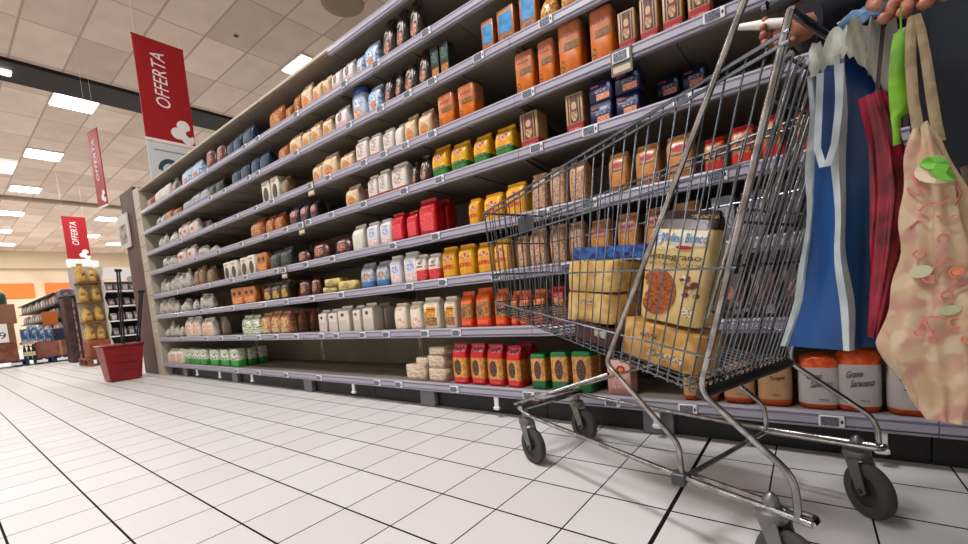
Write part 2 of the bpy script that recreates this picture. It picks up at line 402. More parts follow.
def rings_for(shape, W=W0, D=D0, H=H0):
    P = {
     'pouch': [(0, .90, .92, 5), (.02, .97, 1, 5), (.10, 1, 1.04, 5), (.40, 1.0, 1.05, 4.5), (.62, .99, .98, 5), (.76, .98, .75, 5), (.86, .97, .40, 5), (.90, .96, .12, 6), (1.0, .97, .06, 6)],
     'folded': [(0, .93, .95, 6), (.02, .99, 1, 6), (.10, 1, 1.03, 6), (.45, 1.01, 1.06, 6), (.74, .99, 1, 6), (.84, .97, .78, 6), (.93, .96, .42, 6), (.96, .96, .30, 5, -.2), (1.0, .94, .22, 5, -.3)],
     'box': [(0, .98, .98, 16), (.006, 1, 1, 16), (.994, 1, 1, 16), (1.0, .98, .98, 16)],
     'gable': [(0, .98, .98, 14), (.01, 1, 1, 14), (.80, 1, 1, 14), (.92, .99, .22, 10), (.93, .99, .08, 10), (1.0, .99, .07, 10)],
     'brick': [(0, .94, .94, 8), (.03, 1, 1, 8), (.5, 1.01, 1.02, 7), (.96, 1, 1, 8), (1.0, .92, .92, 8)],
     'round': [(0, .82, .82, 3), (.03, .95, .95, 3), (.12, 1, 1, 3.2), (.5, 1.0, 1.0, 3.2), (.74, .99, .99, 3.2), (.80, .97, .97, 3.0), (.88, .98, .98, 2.6), (.95, .86, .86, 2.4), (.98, .6, .6, 2.3), (1.0, .3, .3, 2.2)],
     'jar': [(0, .86, .86, 3), (.03, .98, .98, 3), (.1, 1, 1, 3), (.7, 1, 1, 3), (.78, .93, .93, 2.6), (.82, .9, .9, 2.2)],
     'soft': [(0, .8, .8, 2.6), (.06, .98, 1, 2.8), (.25, 1.05, 1.1, 2.7), (.5, 1, 1.0, 2.5), (.7, .86, .8, 2.4), (.83, .6, .5, 2.3), (.90, .5, .3, 2.2), (1.0, .75, .28, 2.3)],
     'lump': [(0, .85, .85, 3), (.08, 1, 1, 3), (.4, 1.04, 1.05, 2.6), (.75, .95, .95, 2.6), (.93, .7, .7, 2.4), (1.0, .35, .35, 2.2)],
    }[shape]
    return [(z*H, a*W, b*D, e, *( [y[0]*D] if y else [])) for z, a, b, e, *y in P]
def C(h, r=.42, n=None, s=70, **k): return mat('pack_'+h.strip('#')+('_'+'_'.join(x.strip('#') for x in ([n] if isinstance(n, str) else n)) if n else '')+str(s)+str(r), h, r, noise=n, scale=s, **k)
R_, D_ = 'rect', 'disc'
ST = {
 'white_orange_pouch': ('pouch', C('#ddd2c4'), [], 'flour_bag', [(R_, C('#cf6a2a', n='#e7d8c4'), -.85, .85, .12, .62)]),
 'green_white_pack': ('brick', C('#d6d2c4', n='#a7b39a', s=40), [(.38, C('#2f9a3a'))], 'rice_cake_pack', [(R_, C('#eceade', n='#6b7a58', s=60), -.9, .9, .42, .85)]),
 'beige_block': ('brick', C('#cdb9a4', n='#bda58e', s=30, bump=.6), [], 'flour_block', [(R_, C('#d9c9b6', n='#b79c84', s=60), -.8, .8, .2, .8)]),
 'red_window_pouch': ('folded', C('#c01824', .3), [(.16, C('#d0141f', .3)), (.66, C('#c98a3c', .35, n='#b06d2c')), (.84, C('#c81420', .3))], 'pasta_bag', [(R_, C('#dba55c', .35, n='#c98638'), -.92, .92, .18, .64), (D_, C('#33201c', .4, n='#6d4a3a', s=140), -.15, .42, .48, .2), (R_, C('#e0545a', .4, n='#c81824', s=160), -.7, .7, .05, .12), (R_, C('#c9707a', .25, n='#a92a38', s=90), -.9, .9, .80, .95)]),
 'green_window_pouch': ('brick', C('#c58f4a', .35), [(.24, C('#0e6a32', .3)), (.88, C('#cf9a55', .35, n='#b5762f')), (1.1, C('#11703a', .3))], 'pasta_bag', [(R_, C('#daa666', .35, n='#c88a44'), -.92, .92, .26, .86), (D_, C('#2d1e1c', .4, n='#6a4636', s=140), .0, .55, .5, .26)]),
 'pink_box': ('box', C('#d9a79c', .5, n='#c99086', s=12), [], 'carton_box', [(D_, C('#b3202a'), .2, .74, .38, .12), (D_, C('#d99a2a'), .2, .74, .2, .06), (R_, C('#c58c84', n='#d9a79c', s=130), -.75, .75, .2, .5)]),
 'polenta_pack': ('round', C('#b48b62', .5, bump=.3), [(.14, C('#b8481c', .4))], 'flour_bag', []),
 'grano_pack': ('round', C('#b3aaa6', .5, bump=.3), [(.10, C('#c04a1c', .4)), (.76, C('#b9b0ac', .5, bump=.3)), (1.1, C('#cf4412', .25, n='#e2632a', s=60, bump=.8))], 'flour_bag', []),
 'clear_bag': ('soft', C('#a19b90', .3, n=('#6f685e', '#c0b8ae'), s=45), [], 'plastic_bag', []),
 'green_white_bag': ('pouch', C('#c9cfb4', n=('#4f7a3a', '#e6e6d6'), s=55), [], 'flour_bag', [(R_, C('#dfe3cf', n='#557a3c', s=90), -.8, .8, .15, .7)]),
 'yellow_pink_bag': ('pouch', C('#c9b25c', n=('#5c5a3c', '#c46a6a'), s=60), [], 'flour_bag', [(R_, C('#e0c860', n='#a3405a', s=80), -.8, .8, .3, .8), (R_, C('#d9cf9c', n='#6a6a48', s=120), -.8, .8, .08, .24)]),
 'white_gable': ('gable', C('#dad2c6', .5), [], 'flour_carton', [(D_, C('#6b2f35'), -.1, .66, .3, .07), (R_, C('#cfc5b8', n='#b8a894', s=120), -.7, .7, .15, .45)]),
 'cream_swirl_pouch': ('folded', C('#e0d2bf', .5), [], 'flour_bag', [(D_, C('#c4743c', n='#eadccb', s=150, thr=.47), .1, .24, .72, .19), (R_, C('#9c5a48', n='#e0d2bf', s=200), -.75, .55, .74, .80)]),
 'white_yellow_bag': ('folded', C('#ddd3c2', .4), [], 'biscuit_bag', [(R_, C('#dfa42c', .4, n='#c07a1c', s=50), -.8, .9, .38, .78), (R_, C('#6a3520', n='#b98a54', s=120), -.75, .8, .10, .36), (R_, C('#7b3526'), -.5, .7, .60, .64)]),
 'orange_window_pouch': ('pouch', C('#e04c14', .3), [(.24, C('#e2480f', .3)), (.66, C('#b5763c', .3, n='#8a4f24')), (1.1, C('#e0541c', .28, n='#ef7a3c', s=30))], 'pasta_bag', [(R_, C('#c98c50', .3, n='#9a5c2c'), -.8, .8, .28, .64), (D_, C('#4a3a34', .35, n='#8d6a54', s=130), -.25, .45, .35, .16), (R_, C('#f07a4a', n='#e2480f', s=160), -.7, .7, .08, .18)]),
 'red_yellow_pouch': ('folded', C('#c7913c', .35), [(.16, C('#c8202a', .3)), (.70, C('#cf9440', .35, n='#8a4a24', s=60)), (1.1, C('#c41c26', .3))], 'pasta_bag', [(D_, C('#5a3424', n='#c9964a', s=120), 0, .42, .5, .2)]),
 'dark_red_box': ('box', C('#4a1a20', .5), [], 'carton_box', [(R_, C('#b9a9a4', n='#5a2a30', s=120), -.6, .4, .3, .7)]),
 'pink_window_box': ('box', C('#3a2522', .45, n='#5c3a34', s=30), [], 'carton_box', [(D_, C('#d98a78', n='#b35c50', s=70), -.3, .6, .35, .16), (R_, C('#c9beb6', n='#4a3a36', s=120), .1, .85, .1, .4)]),
 'orange_face_box': ('box', C('#b56c30', .45, n='#a35c26', s=30), [], 'carton_box', [(D_, C('#2e1c16'), -.45, .68, .28, .12), (D_, C('#2e1c16'), .5, .68, .28, .12), (R_, C('#e0a05a', n='#c46a24', s=90), -.8, .8, .1, .45)]),
 'yellow_black_bag': ('pouch', C('#2c2420', .4, n='#4a3a2a'), [], 'biscuit_bag', [(R_, C('#d3a94a', n='#2a2220', s=110, thr=.52), -.85, .85, .12, .85)]),
 'brown_red_bag': ('lump', C('#4b2320', .35, n=('#7a3426', '#2a1a1a')), [], 'biscuit_bag', [(D_, C('#c08060', n='#6d2a24', s=110), 0, .45, .6, .26), (R_, C('#c8b8b4', n='#5a2430', s=130), -.5, .5, .72, .84)]),
 'yellow_brick': ('brick', C('#cbb978', .45, n='#b6a05a', s=30), [], 'yeast_block', [(D_, C('#6a5a34', n='#cbb978', s=150), 0, .5, .4, .28)]),
 'grey_blue_bag': ('pouch', C('#b7b9bd', .4, n='#8f949c', s=40), [(.26, C('#3d6fa6', .4))], 'flour_bag', [(D_, C('#c8a08c', n='#7d5a50', s=110), 0, .48, .55, .13), (R_, C('#5a6a7c', n='#c4c8cc', s=140), -.5, .5, .68, .80)]),
 'white_blue_pouch': ('folded', C('#d6d2d2', .4), [], 'flour_bag', [(D_, C('#3c5cae', n='#dfe3f0', s=120), .1, .52, .55, .14), (R_, C('#d8a8a4', n='#e8dcd8', s=70), -.7, .8, .08, .30), (R_, C('#7c8a8c', n='#d6d2d2', s=140), -.6, .6, .70, .80)]),
 'red_white_bag': ('folded', C('#d8cfc6', .4), [(.42, C('#c8232a', .35, n='#e0544c'))], 'flour_bag', [(R_, C('#b8322f'), -.9, .9, .52, .58), (D_, C('#2c2a2c', n='#d8cfc6', s=160), .1, .72, .5, .1)]),
 'yellow_red_bag': ('folded', C('#e3ab22', .32, n='#d8961a', s=30), [], 'crumb_bag', [(R_, C('#c23a24', n='#e09a2c', s=150, thr=.6), -.8, .8, .28, .42), (R_, C('#b8402c', .4), -.9, .9, .58, .635), (D_, C('#a03040', n='#e0b8a0', s=150), 0, .62, .4, .1)]),
 'beige_pattern_bag': ('folded', C('#a8805c', .45, n=('#8f6240', '#bd9a78'), s=60), [], 'rusk_bag', [(R_, C('#b08a68', n=('#9a5240', '#c9a888'), s=85), -.85, .85, .1, .7)]),
 'kraft_oval_bag': ('folded', C('#bd8a55', .3, n='#ad7844', s=20), [], 'rusk_bag', [(D_, C('#a82a34', n='#c8606a', s=260), 0, .70, .62, .085), (R_, C('#6a3a22', n='#b8743a', s=240), -.6, .6, .54, .575), (R_, C('#6a3a22', n='#b8743a', s=240), -.5, .45, .12, .15), (R_, C('#cf8c4a', .25, n='#c47a36', s=40), -.8, .8, .18, .50)]),
 'white_grey_box': ('box', C('#8d8a90', .5, n='#77747c'), [], 'carton_box', [(R_, C('#b5b2b8', n='#5a5860', s=120), -.7, .7, .3, .7)]),
 'purple_box': ('box', C('#2c1824', .5, n='#3c2030'), [], 'carton_box', [(R_, C('#5a2a40', n='#2c1824', s=90), -.7, .7, .2, .8)]),
 'brown_bag': ('pouch', C('#7d6248', .5, n='#6a5038'), [], 'flour_bag', [(R_, C('#a58a6c', n='#7d6248', s=90), -.7, .7, .2, .6)]),
 'white_black_box': ('box', C('#cfc6b8', .5), [], 'carton_box', [(D_, C('#2c2420', n='#5a4438', s=90), 0, .38, .62, .34), (R_, C('#8d4038', n='#cfc6b8', s=150), -.6, .6, .80, .88)]),
 'black_bag': ('pouch', C('#1f2320', .4, n='#33382f'), [], 'biscuit_bag', [(R_, C('#4a5448', n='#262b26', s=90), -.7, .7, .25, .7)]),
 'white_pouch': ('pouch', C('#d8d2c6', .45), [], 'flour_bag', [(R_, C('#c8c2b4', n='#d8d2c6', s=90), -.6, .6, .2, .6)]),
 'red_bag': ('folded', C('#c01420', .28, n='#a80f1a', s=25), [], 'rice_bag', [(R_, C('#e05058', .3, n='#c01420', s=120, thr=.58), -.8, .8, .12, .6)]),
 'red_amber_bag': ('folded', C('#b5702e', .35, n='#8a3c20', s=50), [(.30, C('#c8241c', .3)), (.84, C('#c08038', .35, n='#7d3a24', s=60)), (1.1, C('#b01c1e', .3))], 'rusk_bag', [(D_, C('#3c241c', n='#a06a34', s=120), 0, .52, .5, .18)]),
 'pink_bag': ('pouch', C('#d6cac0', .4, n='#c2b4aa', s=30), [], 'sugar_bag', [(R_, C('#c98d86', n='#ddd0c6', s=70), -.8, .8, .3, .75), (D_, C('#b8282c'), .1, .4, .35, .12)]),
 'orange_bag': ('pouch', C('#9c5628', .35, n='#84431c', s=40), [], 'biscuit_bag', [(R_, C('#c48a4e', n='#84431c', s=80), -.8, .8, .15, .7)]),
 'black_red_bag': ('pouch', C('#1c1a1c', .4), [], 'coffee_bag', [(R_, C('#c2b8b0', n='#8d2028', s=110), -.85, .85, .45, .8), (R_, C('#b01c24'), -.85, .85, .36, .43), (R_, C('#5a5450', n='#1c1a1c', s=120), -.7, .7, .1, .3)]),
 'cream_disc_bag': ('pouch', C('#d3b896', .4, n='#c4a47c', s=25), [], 'biscuit_bag', [(D_, C('#b5662a', n='#d08a48', s=90), .1, .26, .62, .19), (R_, C('#7a4a34', n='#d3b896', s=170), -.6, .6, .74, .80), (R_, C('#e0c8a8', n='#c9a276', s=60), -.7, .7, .5, .7)]),
 'white_red_bag': ('folded', C('#d6cbc2', .4), [(.16, C('#a8382c', .4))], 'biscuit_bag', [(D_, C('#a08478', n='#dcd2c8', s=110), 0, .45, .6, .18), (R_, C('#5a4038', n='#d6cbc2', s=170), -.5, .6, .66, .76)]),
 'black_white_bag': ('soft', C('#2c2220', .35, n='#4a3a34'), [], 'biscuit_bag', [(R_, C('#c9bcae', n='#3c2c28', s=80), -.8, .8, .45, .75), (D_, C('#7d4a34', n='#c99070', s=110), 0, .28, .55, .17)]),
 'yellow_green_bag': ('pouch', C('#e0a81c', .3, n='#d0901a', s=30), [(.30, C('#2c7a24', .35, n='#226a1c')), (1.1, C('#e6b020', .3, n='#d3941a', s=30))], 'pasta_bag', [(R_, C('#23201e', n='#4a4038', s=150), -.9, .95, .62, .70), (D_, C('#a83040', n='#e0b0a0', s=160), -.1, .62, .42, .1), (R_, C('#2a4a24', n='#7d9a74', s=180), -.75, .9, .27, .34)]),
 'striped_box': ('box', C('#b08a60', .45), [(.25, C('#a82c30', .4))], 'carton_box', [(R_, C('#4a2a24'), -.74, -.58, .27, .96), (R_, C('#4a2a24'), .58, .74, .27, .96), (R_, C('#4a2a24', n='#6a4030', s=60), -.46, .46, .28, .96), (D_, C('#c9a67c', n='#a3784c', s=90), 0, .46, .36, .17), (D_, C('#c9a67c'), 0, .68, .28, .11), (R_, C('#8d2c38'), -.42, .42, .54, .60), (R_, C('#d08a80', n='#a82c30', s=200), -.7, .7, .07, .12)]),
 'navy_box': ('box', C('#141c46', .4), [], 'carton_box', [(R_, C('#c46a4a', n='#e0a080', s=120), -.35, .75, .10, .40), (R_, C('#9aa2b8', n='#1c2450', s=150), -.45, .5, .46, .62), (R_, C('#c8402c', n='#1c2450', s=150), -.8, -.1, .74, .84), (D_, C('#7d8ec0', n='#141c46', s=150), .72, .62, .16, .2)]),
 'orange_amber_bag': ('brick', C('#c2764e', .25, n='#b5683c', s=30), [(.46, C('#d3700f', .25, n='#c8620c', s=30))], 'pasta_bag', [(R_, C('#8d2c2c', n='#c2764e', s=160), -.6, .5, .74, .80), (R_, C('#5c4a1c', n='#8a5a20', s=110), -.4, .85, .46, .60), (R_, C('#4a2a14', n='#d3700f', s=140), -.85, -.5, .08, .30)]),
 'grey_bag': ('soft', C('#8a857c', .4, n='#6e6a62'), [], 'plastic_bag', []),
 'blue_bag': ('pouch', C('#182c40', .35, n=('#26465e', '#0e1a28'), s=60), [], 'coffee_bag', [(R_, C('#30586e', n='#101e2e', s=120), -.8, .8, .2, .75)]),
 'blue_cap_jar': ('jar', C('#a9b6ca', .35, n='#8fa0ba', s=30), [], 'food_jar', [(D_, C('#c8703c', n='#e0b090', s=110), 0, .25, .6, .18), (D_, C('#dfe6f0', n='#7d90b0', s=110), 0, .62, .6, .16)]),
 'blue_white_bag': ('pouch', C('#8fa8c4', .35, n=('#5c80a8', '#c8d4e0'), s=50), [], 'biscuit_bag', [(R_, C('#c8d4e0', n='#6888ac', s=110), -.8, .8, .35, .75), (D_, C('#c87a50'), 0, .25, .45, .13)]),
 'pink_gable': ('pouch', C('#d9d0cc', .4), [(.30, C('#c58a96', .4, n='#d9b0b4'))], 'biscuit_bag', [(D_, C('#5c5450', n='#8d7a70', s=90), .05, .52, .4, .2), (R_, C('#a8384a'), -.6, .6, .80, .85)]),
 'black_orange_box': ('box', C('#20302a', .4), [], 'carton_box', [(R_, C('#c07a30', n='#8a5020', s=70), -.9, .9, .05, .35), (R_, C('#5a7a6c', n='#20302a', s=90), -.7, .7, .5, .85)]),
 'blue_orange_box': ('box', C('#b06a3a', .4, n='#9a5a2c', s=40), [], 'carton_box', [(R_, C('#2a78b0', .35, n='#3c90c8', s=30), -.75, .75, .30, .85), (R_, C('#6a3a28', n='#b06a3a', s=90), -.75, .75, .05, .25)]),
 'golden_bag': ('soft', C('#b87a34', .22, n=('#8f5a22', '#d8a45c'), s=45), [], 'biscuit_bag', [(R_, C('#e0b878', .2, n='#a86a2c', s=70), -.7, .7, .3, .6)]),
}
TOPS = {'folded': 'folded_top', 'pouch': 'sealed_top'}
def make_pack(style, name=None, W=W0, D=D0, H=H0):
    shape, body, bands, nm, motifs = ST[style]
    rg = rings_for(shape, W, D, H); mats = [body]; bd = []
    for zt, m in bands: mats.append(m); bd.append((zt*H, len(mats)-1))
    bd.append((9, 0))
    jit = {'soft': .0035, 'lump': .003, 'round': .0006, 'folded': .0010, 'pouch': .0012, 'brick': .0005}.get(shape, 0)
    # extra rings exactly at the colour borders
    for zt, _ in bands:
        z = zt*H
        for i in range(len(rg)-1):
            if rg[i][0]+1e-4 < z < rg[i+1][0]-1e-4:
                a, b = rg[i], rg[i+1]; q = (z-a[0])/(b[0]-a[0]); rg.insert(i+1, tuple(a[k]+(b[k]-a[k])*q for k in range(4))); break
    root = empty(name or nm, (0, 0, 0))
    bodyrg = rg; top = None
    if shape in ('pouch', 'folded', 'gable') :
        k = next(i for i, r in enumerate(rg) if r[0] >= .83*H*(.95 if shape == 'gable' else 1))
        bodyrg = rg[:k+1]; top = rg[k:]
    loft(bodyrg, 24, jit, hash(style) % 7 if False else len(style), bd).build('body', mats, root, smooth=50)
    if top:
        mb = loft([(r[0]-top[0][0],)+tuple(r[1:]) for r in top], 24, jit*.5, 3)
        mb.v = [(x, y, z+top[0][0]) for x, y, z in mb.v]
        mb.m = [0]*len(mb.m)
        tm = mats[bd[-2][1]] if bands and bands[-1][0] > 1 else body
        mb.build({'pouch': 'sealed_top', 'folded': 'folded_top', 'gable': 'gable_top'}[shape], tm, root, smooth=50)
    if shape == 'jar':
        mb = MB().lathe((0, 0, .80*H), [(W*.93, 0), (W*.97, .004), (W*.97, .14*H), (W*.9, .19*H), (.001, .2*H)], 24); mb.v = [(x, y*D/W, z) for x, y, z in mb.v]
        mb.build('cap', C('#2a4a86', .35), root, smooth=40)
    for i, (k, m, a, b, c, d) in enumerate(motifs):
        patch(rg, k, a, b, c, d, .0009+.0005*i).build('front_label' if i == 0 else 'printed_patch', m, root)
    return root
ITEMS = [
(0, 'white_orange_pouch', 'small white and orange bag', [(-5.99, 0.239, 0.144), (-5.751, 0.225, 0.157), (-5.525, 0.213, 0.158)], 1),
(0, 'green_white_pack', 'white pack with bright green base', [(-5.283, 0.593, 0.151), (-4.616, 0.212, 0.154), (-4.359, 0.175, 0.156), (-4.142, 0.164, 0.157)], 2),
(0, 'beige_block', 'low beige paper block', [(-1.824, 0.176, 0.09)], 0), 
(0, 'red_window_pouch', 'red bag with amber window', [(-1.46, 0.104, 0.202), (-1.347, 0.097, 0.202), (-1.24, 0.1, 0.197), (-1.126, 0.086, 0.197)], 1), 
(0, 'green_window_pouch', 'green bag with amber window', [(-0.993, 0.081, 0.162), (-0.892, 0.09, 0.172), (-0.793, 0.097, 0.173)], 1), 
(0, 'pink_box', 'pale pink box with red spot', [(-0.641, 0.103, 0.139)], 0), 
(0, 'polenta_pack', 'brown paper flour pack with orange base', [(-0.364, 0.059, 0.138), (-0.302, 0.056, 0.143), (-0.237, 0.087, 0.152), (-0.137, 0.092, 0.163)], 0), 
(0, 'grano_pack', 'grey white flour pack with crinkled orange top', [(-0.029, 0.077, 0.168), (0.062, 0.092, 0.181), (0.175, 0.09, 0.182), (0.308, 0.088, 0.184)], 0), 
(1, 'clear_bag', 'crumpled clear plastic bag', [(-5.9, 0.236, 0.152), (-5.631, 0.251, 0.165), (-5.38, 0.207, 0.158)], 0),
(1, 'white_orange_pouch', 'white bag with orange print', [(-5.144, 0.378, 0.197), (-4.715, 0.267, 0.173)], 1),
(1, 'green_white_bag', 'white bag with green leaf print', [(-3.836, 0.167, 0.158), (-3.668, 0.158, 0.159)], 0), 
(1, 'yellow_pink_bag', 'yellow and pink patterned bag', [(-3.476, 0.148, 0.167), (-3.328, 0.14, 0.168), (-3.188, 0.133, 0.169)], 2), 
(1, 'white_gable', 'white folded top carton', [(-2.643, 0.096, 0.144), (-2.535, 0.103, 0.151), (-2.421, 0.129, 0.157), (-2.261, 0.081, 0.156), (-2.16, 0.106, 0.162)], 1), 
(1, 'cream_swirl_pouch', 'cream pouch with orange swirl', [(-1.875, 0.109, 0.151), (-1.75, 0.094, 0.149)], 0), 
(1, 'white_yellow_bag', 'white bag with yellow panel', [(-1.64, 0.125, 0.162), (-1.487, 0.089, 0.163)], 0), 
(1, 'orange_window_pouch', 'orange bag with dark clear window', [(-1.379, 0.083, 0.18), (-1.283, 0.097, 0.186), (-1.169, 0.074, 0.174), (-1.078, 0.043, 0.159), (-1.03, 0.057, 0.159), (-0.962, 0.065, 0.158)], 1), 
(1, 'red_yellow_pouch', 'amber bag with red top and base', [(-0.863, 0.065, 0.158), (-0.789, 0.075, 0.16), (-0.701, 0.075, 0.156)], 0), 
(1, 'dark_red_box', 'dark red box', [(-0.496, 0.099, 0.08), (-0.39, 0.097, 0.073)], 0), 
(1, 'pink_window_box', 'brown box with pink window', [(-0.227, 0.074, 0.145), (-0.142, 0.074, 0.145), (-0.058, 0.069, 0.143)], 0), 
(2, 'clear_bag', 'limp grey plastic bag', [(-5.893, 0.271, 0.165), (-5.589, 0.341, 0.154), (-5.219, 0.255, 0.143), (-4.909, 0.234, 0.143), (-4.65, 0.287, 0.141)], 0),
(2, 'orange_face_box', 'orange box with dark spots', [(-3.936, 0.23, 0.142), (-3.706, 0.213, 0.14)], 1),
(2, 'yellow_black_bag', 'black and yellow striped bag', [(-3.376, 0.128, 0.132), (-3.248, 0.137, 0.135), (-3.111, 0.116, 0.138)], 1), 
(2, 'brown_red_bag', 'round brown and red bag', [(-2.857, 0.131, 0.115), (-2.701, 0.111, 0.115)], 0), 
(2, 'yellow_brick', 'pale yellow block', [(-2.566, 0.172, 0.042), (-2.384, 0.189, 0.063)], 0),
(2, 'grey_blue_bag', 'grey bag with blue foot', [(-2.145, 0.124, 0.149), (-2.003, 0.116, 0.15)], 0), 
(2, 'white_blue_pouch', 'white bag with round blue print', [(-1.87, 0.1, 0.162), (-1.753, 0.11, 0.162)], 0), 
(2, 'red_white_bag', 'white bag with red base', [(-1.666, 0.09, 0.142), (-1.569, 0.086, 0.135)], 0), 
(2, 'yellow_red_bag', 'yellow bag with red label', [(-1.476, 0.101, 0.156), (-1.362, 0.107, 0.154), (-1.243, 0.094, 0.147), (-1.143, 0.094, 0.146)], 1), 
(2, 'beige_pattern_bag', 'tall beige patterned sack', [(-1.022, 0.062, 0.139), (-0.955, 0.088, 0.16), (-0.857, 0.083, 0.16), (-0.765, 0.074, 0.154)], 0), 
(2, 'kraft_oval_bag', 'kraft bag with red oval', [(-0.675, 0.089, 0.152), (-0.567, 0.085, 0.151), (-0.464, 0.079, 0.153), (-0.368, 0.095, 0.157)], 0), 
(2, 'white_grey_box', 'pale grey carton', [(-0.247, 0.075, 0.147), (-0.161, 0.074, 0.148)], 0), 
(2, 'purple_box', 'dark purple box', [(-0.071, 0.073, 0.163), (0.016, 0.074, 0.171), (0.101, 0.072, 0.172)], 0), 
(3, 'clear_bag', 'frosty white plastic bag', [(-5.722, 0.262, 0.142), (-5.429, 0.272, 0.195), (-5.128, 0.304, 0.22)], 0),
(3, 'brown_bag', 'thin brown bag', [(-4.719, 0.247, 0.18), (-4.424, 0.138, 0.154)], 0),
(3, 'white_black_box', 'white box with dark picture', [(-4.028, 0.277, 0.144), (-3.695, 0.265, 0.145)], 1),
(3, 'orange_face_box', 'orange box with dark spots', [(-3.414, 0.162, 0.139)], 0), 
(3, 'black_bag', 'black slim bag', [(-3.22, 0.151, 0.137), (-3.054, 0.142, 0.143)], 0), 
(3, 'brown_red_bag', 'round brown and red bag', [(-2.831, 0.155, 0.086), (-2.639, 0.189, 0.103), (-2.383, 0.169, 0.098)], 0), 
(3, 'white_pouch', 'plain white pouch', [(-2.194, 0.118, 0.154)], 0), 
(3, 'white_blue_pouch', 'white bag with round blue print', [(-2.048, 0.11, 0.147), (-1.929, 0.103, 0.144)], 0), 
(3, 'red_bag', 'bright red bag', [(-1.826, 0.106, 0.152), (-1.704, 0.092, 0.146), (-1.604, 0.13, 0.187)], 1), 
(3, 'yellow_red_bag', 'yellow bag with red label', [(-1.272, 0.072, 0.126), (-1.182, 0.113, 0.126), (-1.058, 0.109, 0.142)], 0), 
(3, 'beige_pattern_bag', 'tall beige patterned sack', [(-0.924, 0.082, 0.155), (-0.833, 0.077, 0.157), (-0.748, 0.081, 0.158)], 0), 
(3, 'kraft_oval_bag', 'kraft bag with red oval', [(-0.587, 0.083, 0.149), (-0.487, 0.09, 0.149), (-0.38, 0.095, 0.148)], 0), 
(3, 'red_amber_bag', 'amber bag with red foot', [(-0.264, 0.069, 0.112), (-0.184, 0.07, 0.125), (-0.103, 0.067, 0.135), (-0.019, 0.08, 0.128)], 0), 
(4, 'clear_bag', 'crumpled clear plastic bag', [(-5.508, 0.369, 0.13)], 0),
(4, 'pink_bag', 'white bag with pink print', [(-5.081, 0.223, 0.137), (-4.831, 0.208, 0.141)], 1),
(4, 'clear_bag', 'dull grey plastic bag', [(-4.548, 0.214, 0.103), (-4.311, 0.199, 0.088)], 0), 
(4, 'orange_bag', 'golden orange bag', [(-3.477, 0.231, 0.15), (-3.214, 0.253, 0.131)], 1),
(4, 'black_red_bag', 'black bag with red and white panel', [(-2.864, 0.119, 0.133), (-2.732, 0.113, 0.134), (-2.607, 0.096, 0.129)], 2), 
(4, 'cream_disc_bag', 'cream bag with orange biscuit print', [(-2.216, 0.129, 0.127)], 1), 
(4, 'white_red_bag', 'white bag with red foot', [(-1.993, 0.09, 0.136), (-1.895, 0.094, 0.144), (-1.793, 0.136, 0.145)], 1), 
(4, 'black_white_bag', 'black bag with brown disc', [(-1.627, 0.045, 0.125), (-1.575, 0.086, 0.136)], 0), 
(4, 'yellow_green_bag', 'yellow bag with green base', [(-1.482, 0.115, 0.154), (-1.354, 0.113, 0.138), (-1.218, 0.098, 0.14), (-1.097, 0.107, 0.141)], 1), 
(4, 'striped_box', 'striped kraft box with red base', [(-0.955, 0.097, 0.143), (-0.741, 0.08, 0.144)], 0), 
(4, 'navy_box', 'navy blue box with orange picture', [(-0.643, 0.096, 0.078), (-0.544, 0.094, 0.078)], 0), 
(4, 'navy_box', 'dark navy box set deep on shelf', [(-0.435, 0.082, 0.072), (-0.345, 0.078, 0.072)], 0), 
(5, 'clear_bag', 'crumpled clear plastic bag', [(-5.576, 0.257, 0.119), (-5.257, 0.236, 0.121)], 0),
(5, 'pink_bag', 'white bag with pink print', [(-4.964, 0.244, 0.148), (-4.694, 0.201, 0.143)], 1),
(5, 'white_black_box', 'white box with dark arch picture', [(-3.203, 0.122, 0.156), (-3.066, 0.116, 0.153)], 0), 
(5, 'brown_bag', 'thin brown bag', [(-2.936, 0.083, 0.141)], 0), 
(5, 'cream_disc_bag', 'cream bag with orange biscuit print', [(-2.535, 0.104, 0.13), (-2.42, 0.163, 0.14), (-2.236, 0.13, 0.109)], 1), 
(5, 'white_red_bag', 'white bag with brown biscuit print', [(-2.067, 0.111, 0.142), (-1.938, 0.096, 0.129), (-1.825, 0.091, 0.127)], 0), 
(5, 'white_pouch', 'slim white pouch', [(-1.727, 0.063, 0.132)], 0), 
(5, 'cream_disc_bag', 'pale bag with biscuit print', [(-1.656, 0.09, 0.149), (-1.551, 0.099, 0.134)], 0), 
(5, 'orange_amber_bag', 'orange bag with glossy amber front', [(-1.405, 0.11, 0.152), (-1.277, 0.107, 0.152), (-0.959, 0.097, 0.165), (-0.848, 0.081, 0.169), (-0.754, 0.101, 0.197), (-0.625, 0.095, 0.19)], 0), 
(5, 'striped_box', 'striped kraft box with red base', [(-0.519, 0.067, 0.133), (-0.442, 0.066, 0.146), (-0.369, 0.069, 0.149), (-0.291, 0.073, 0.152)], 0), 
(6, 'clear_bag', 'dim grey plastic bag', [(-5.571, 0.259, 0.123)], 0),
(6, 'orange_bag', 'orange bag', [(-5.281, 0.211, 0.114), (-5.041, 0.17, 0.093)], 0), 
(6, 'grey_blue_bag', 'pale bag with blue foot', [(-4.763, 0.182, 0.11), (-4.556, 0.195, 0.13), (-4.337, 0.16, 0.13)], 0), 
(6, 'black_bag', 'dark green bag', [(-4.133, 0.13, 0.13), (-3.98, 0.12, 0.13)], 0),
(6, 'blue_bag', 'dark blue bag', [(-3.667, 0.146, 0.135), (-3.504, 0.138, 0.14), (-3.333, 0.129, 0.147), (-3.188, 0.137, 0.143)], 1), 
(6, 'orange_bag', 'orange bag', [(-2.921, 0.123, 0.114)], 0), 
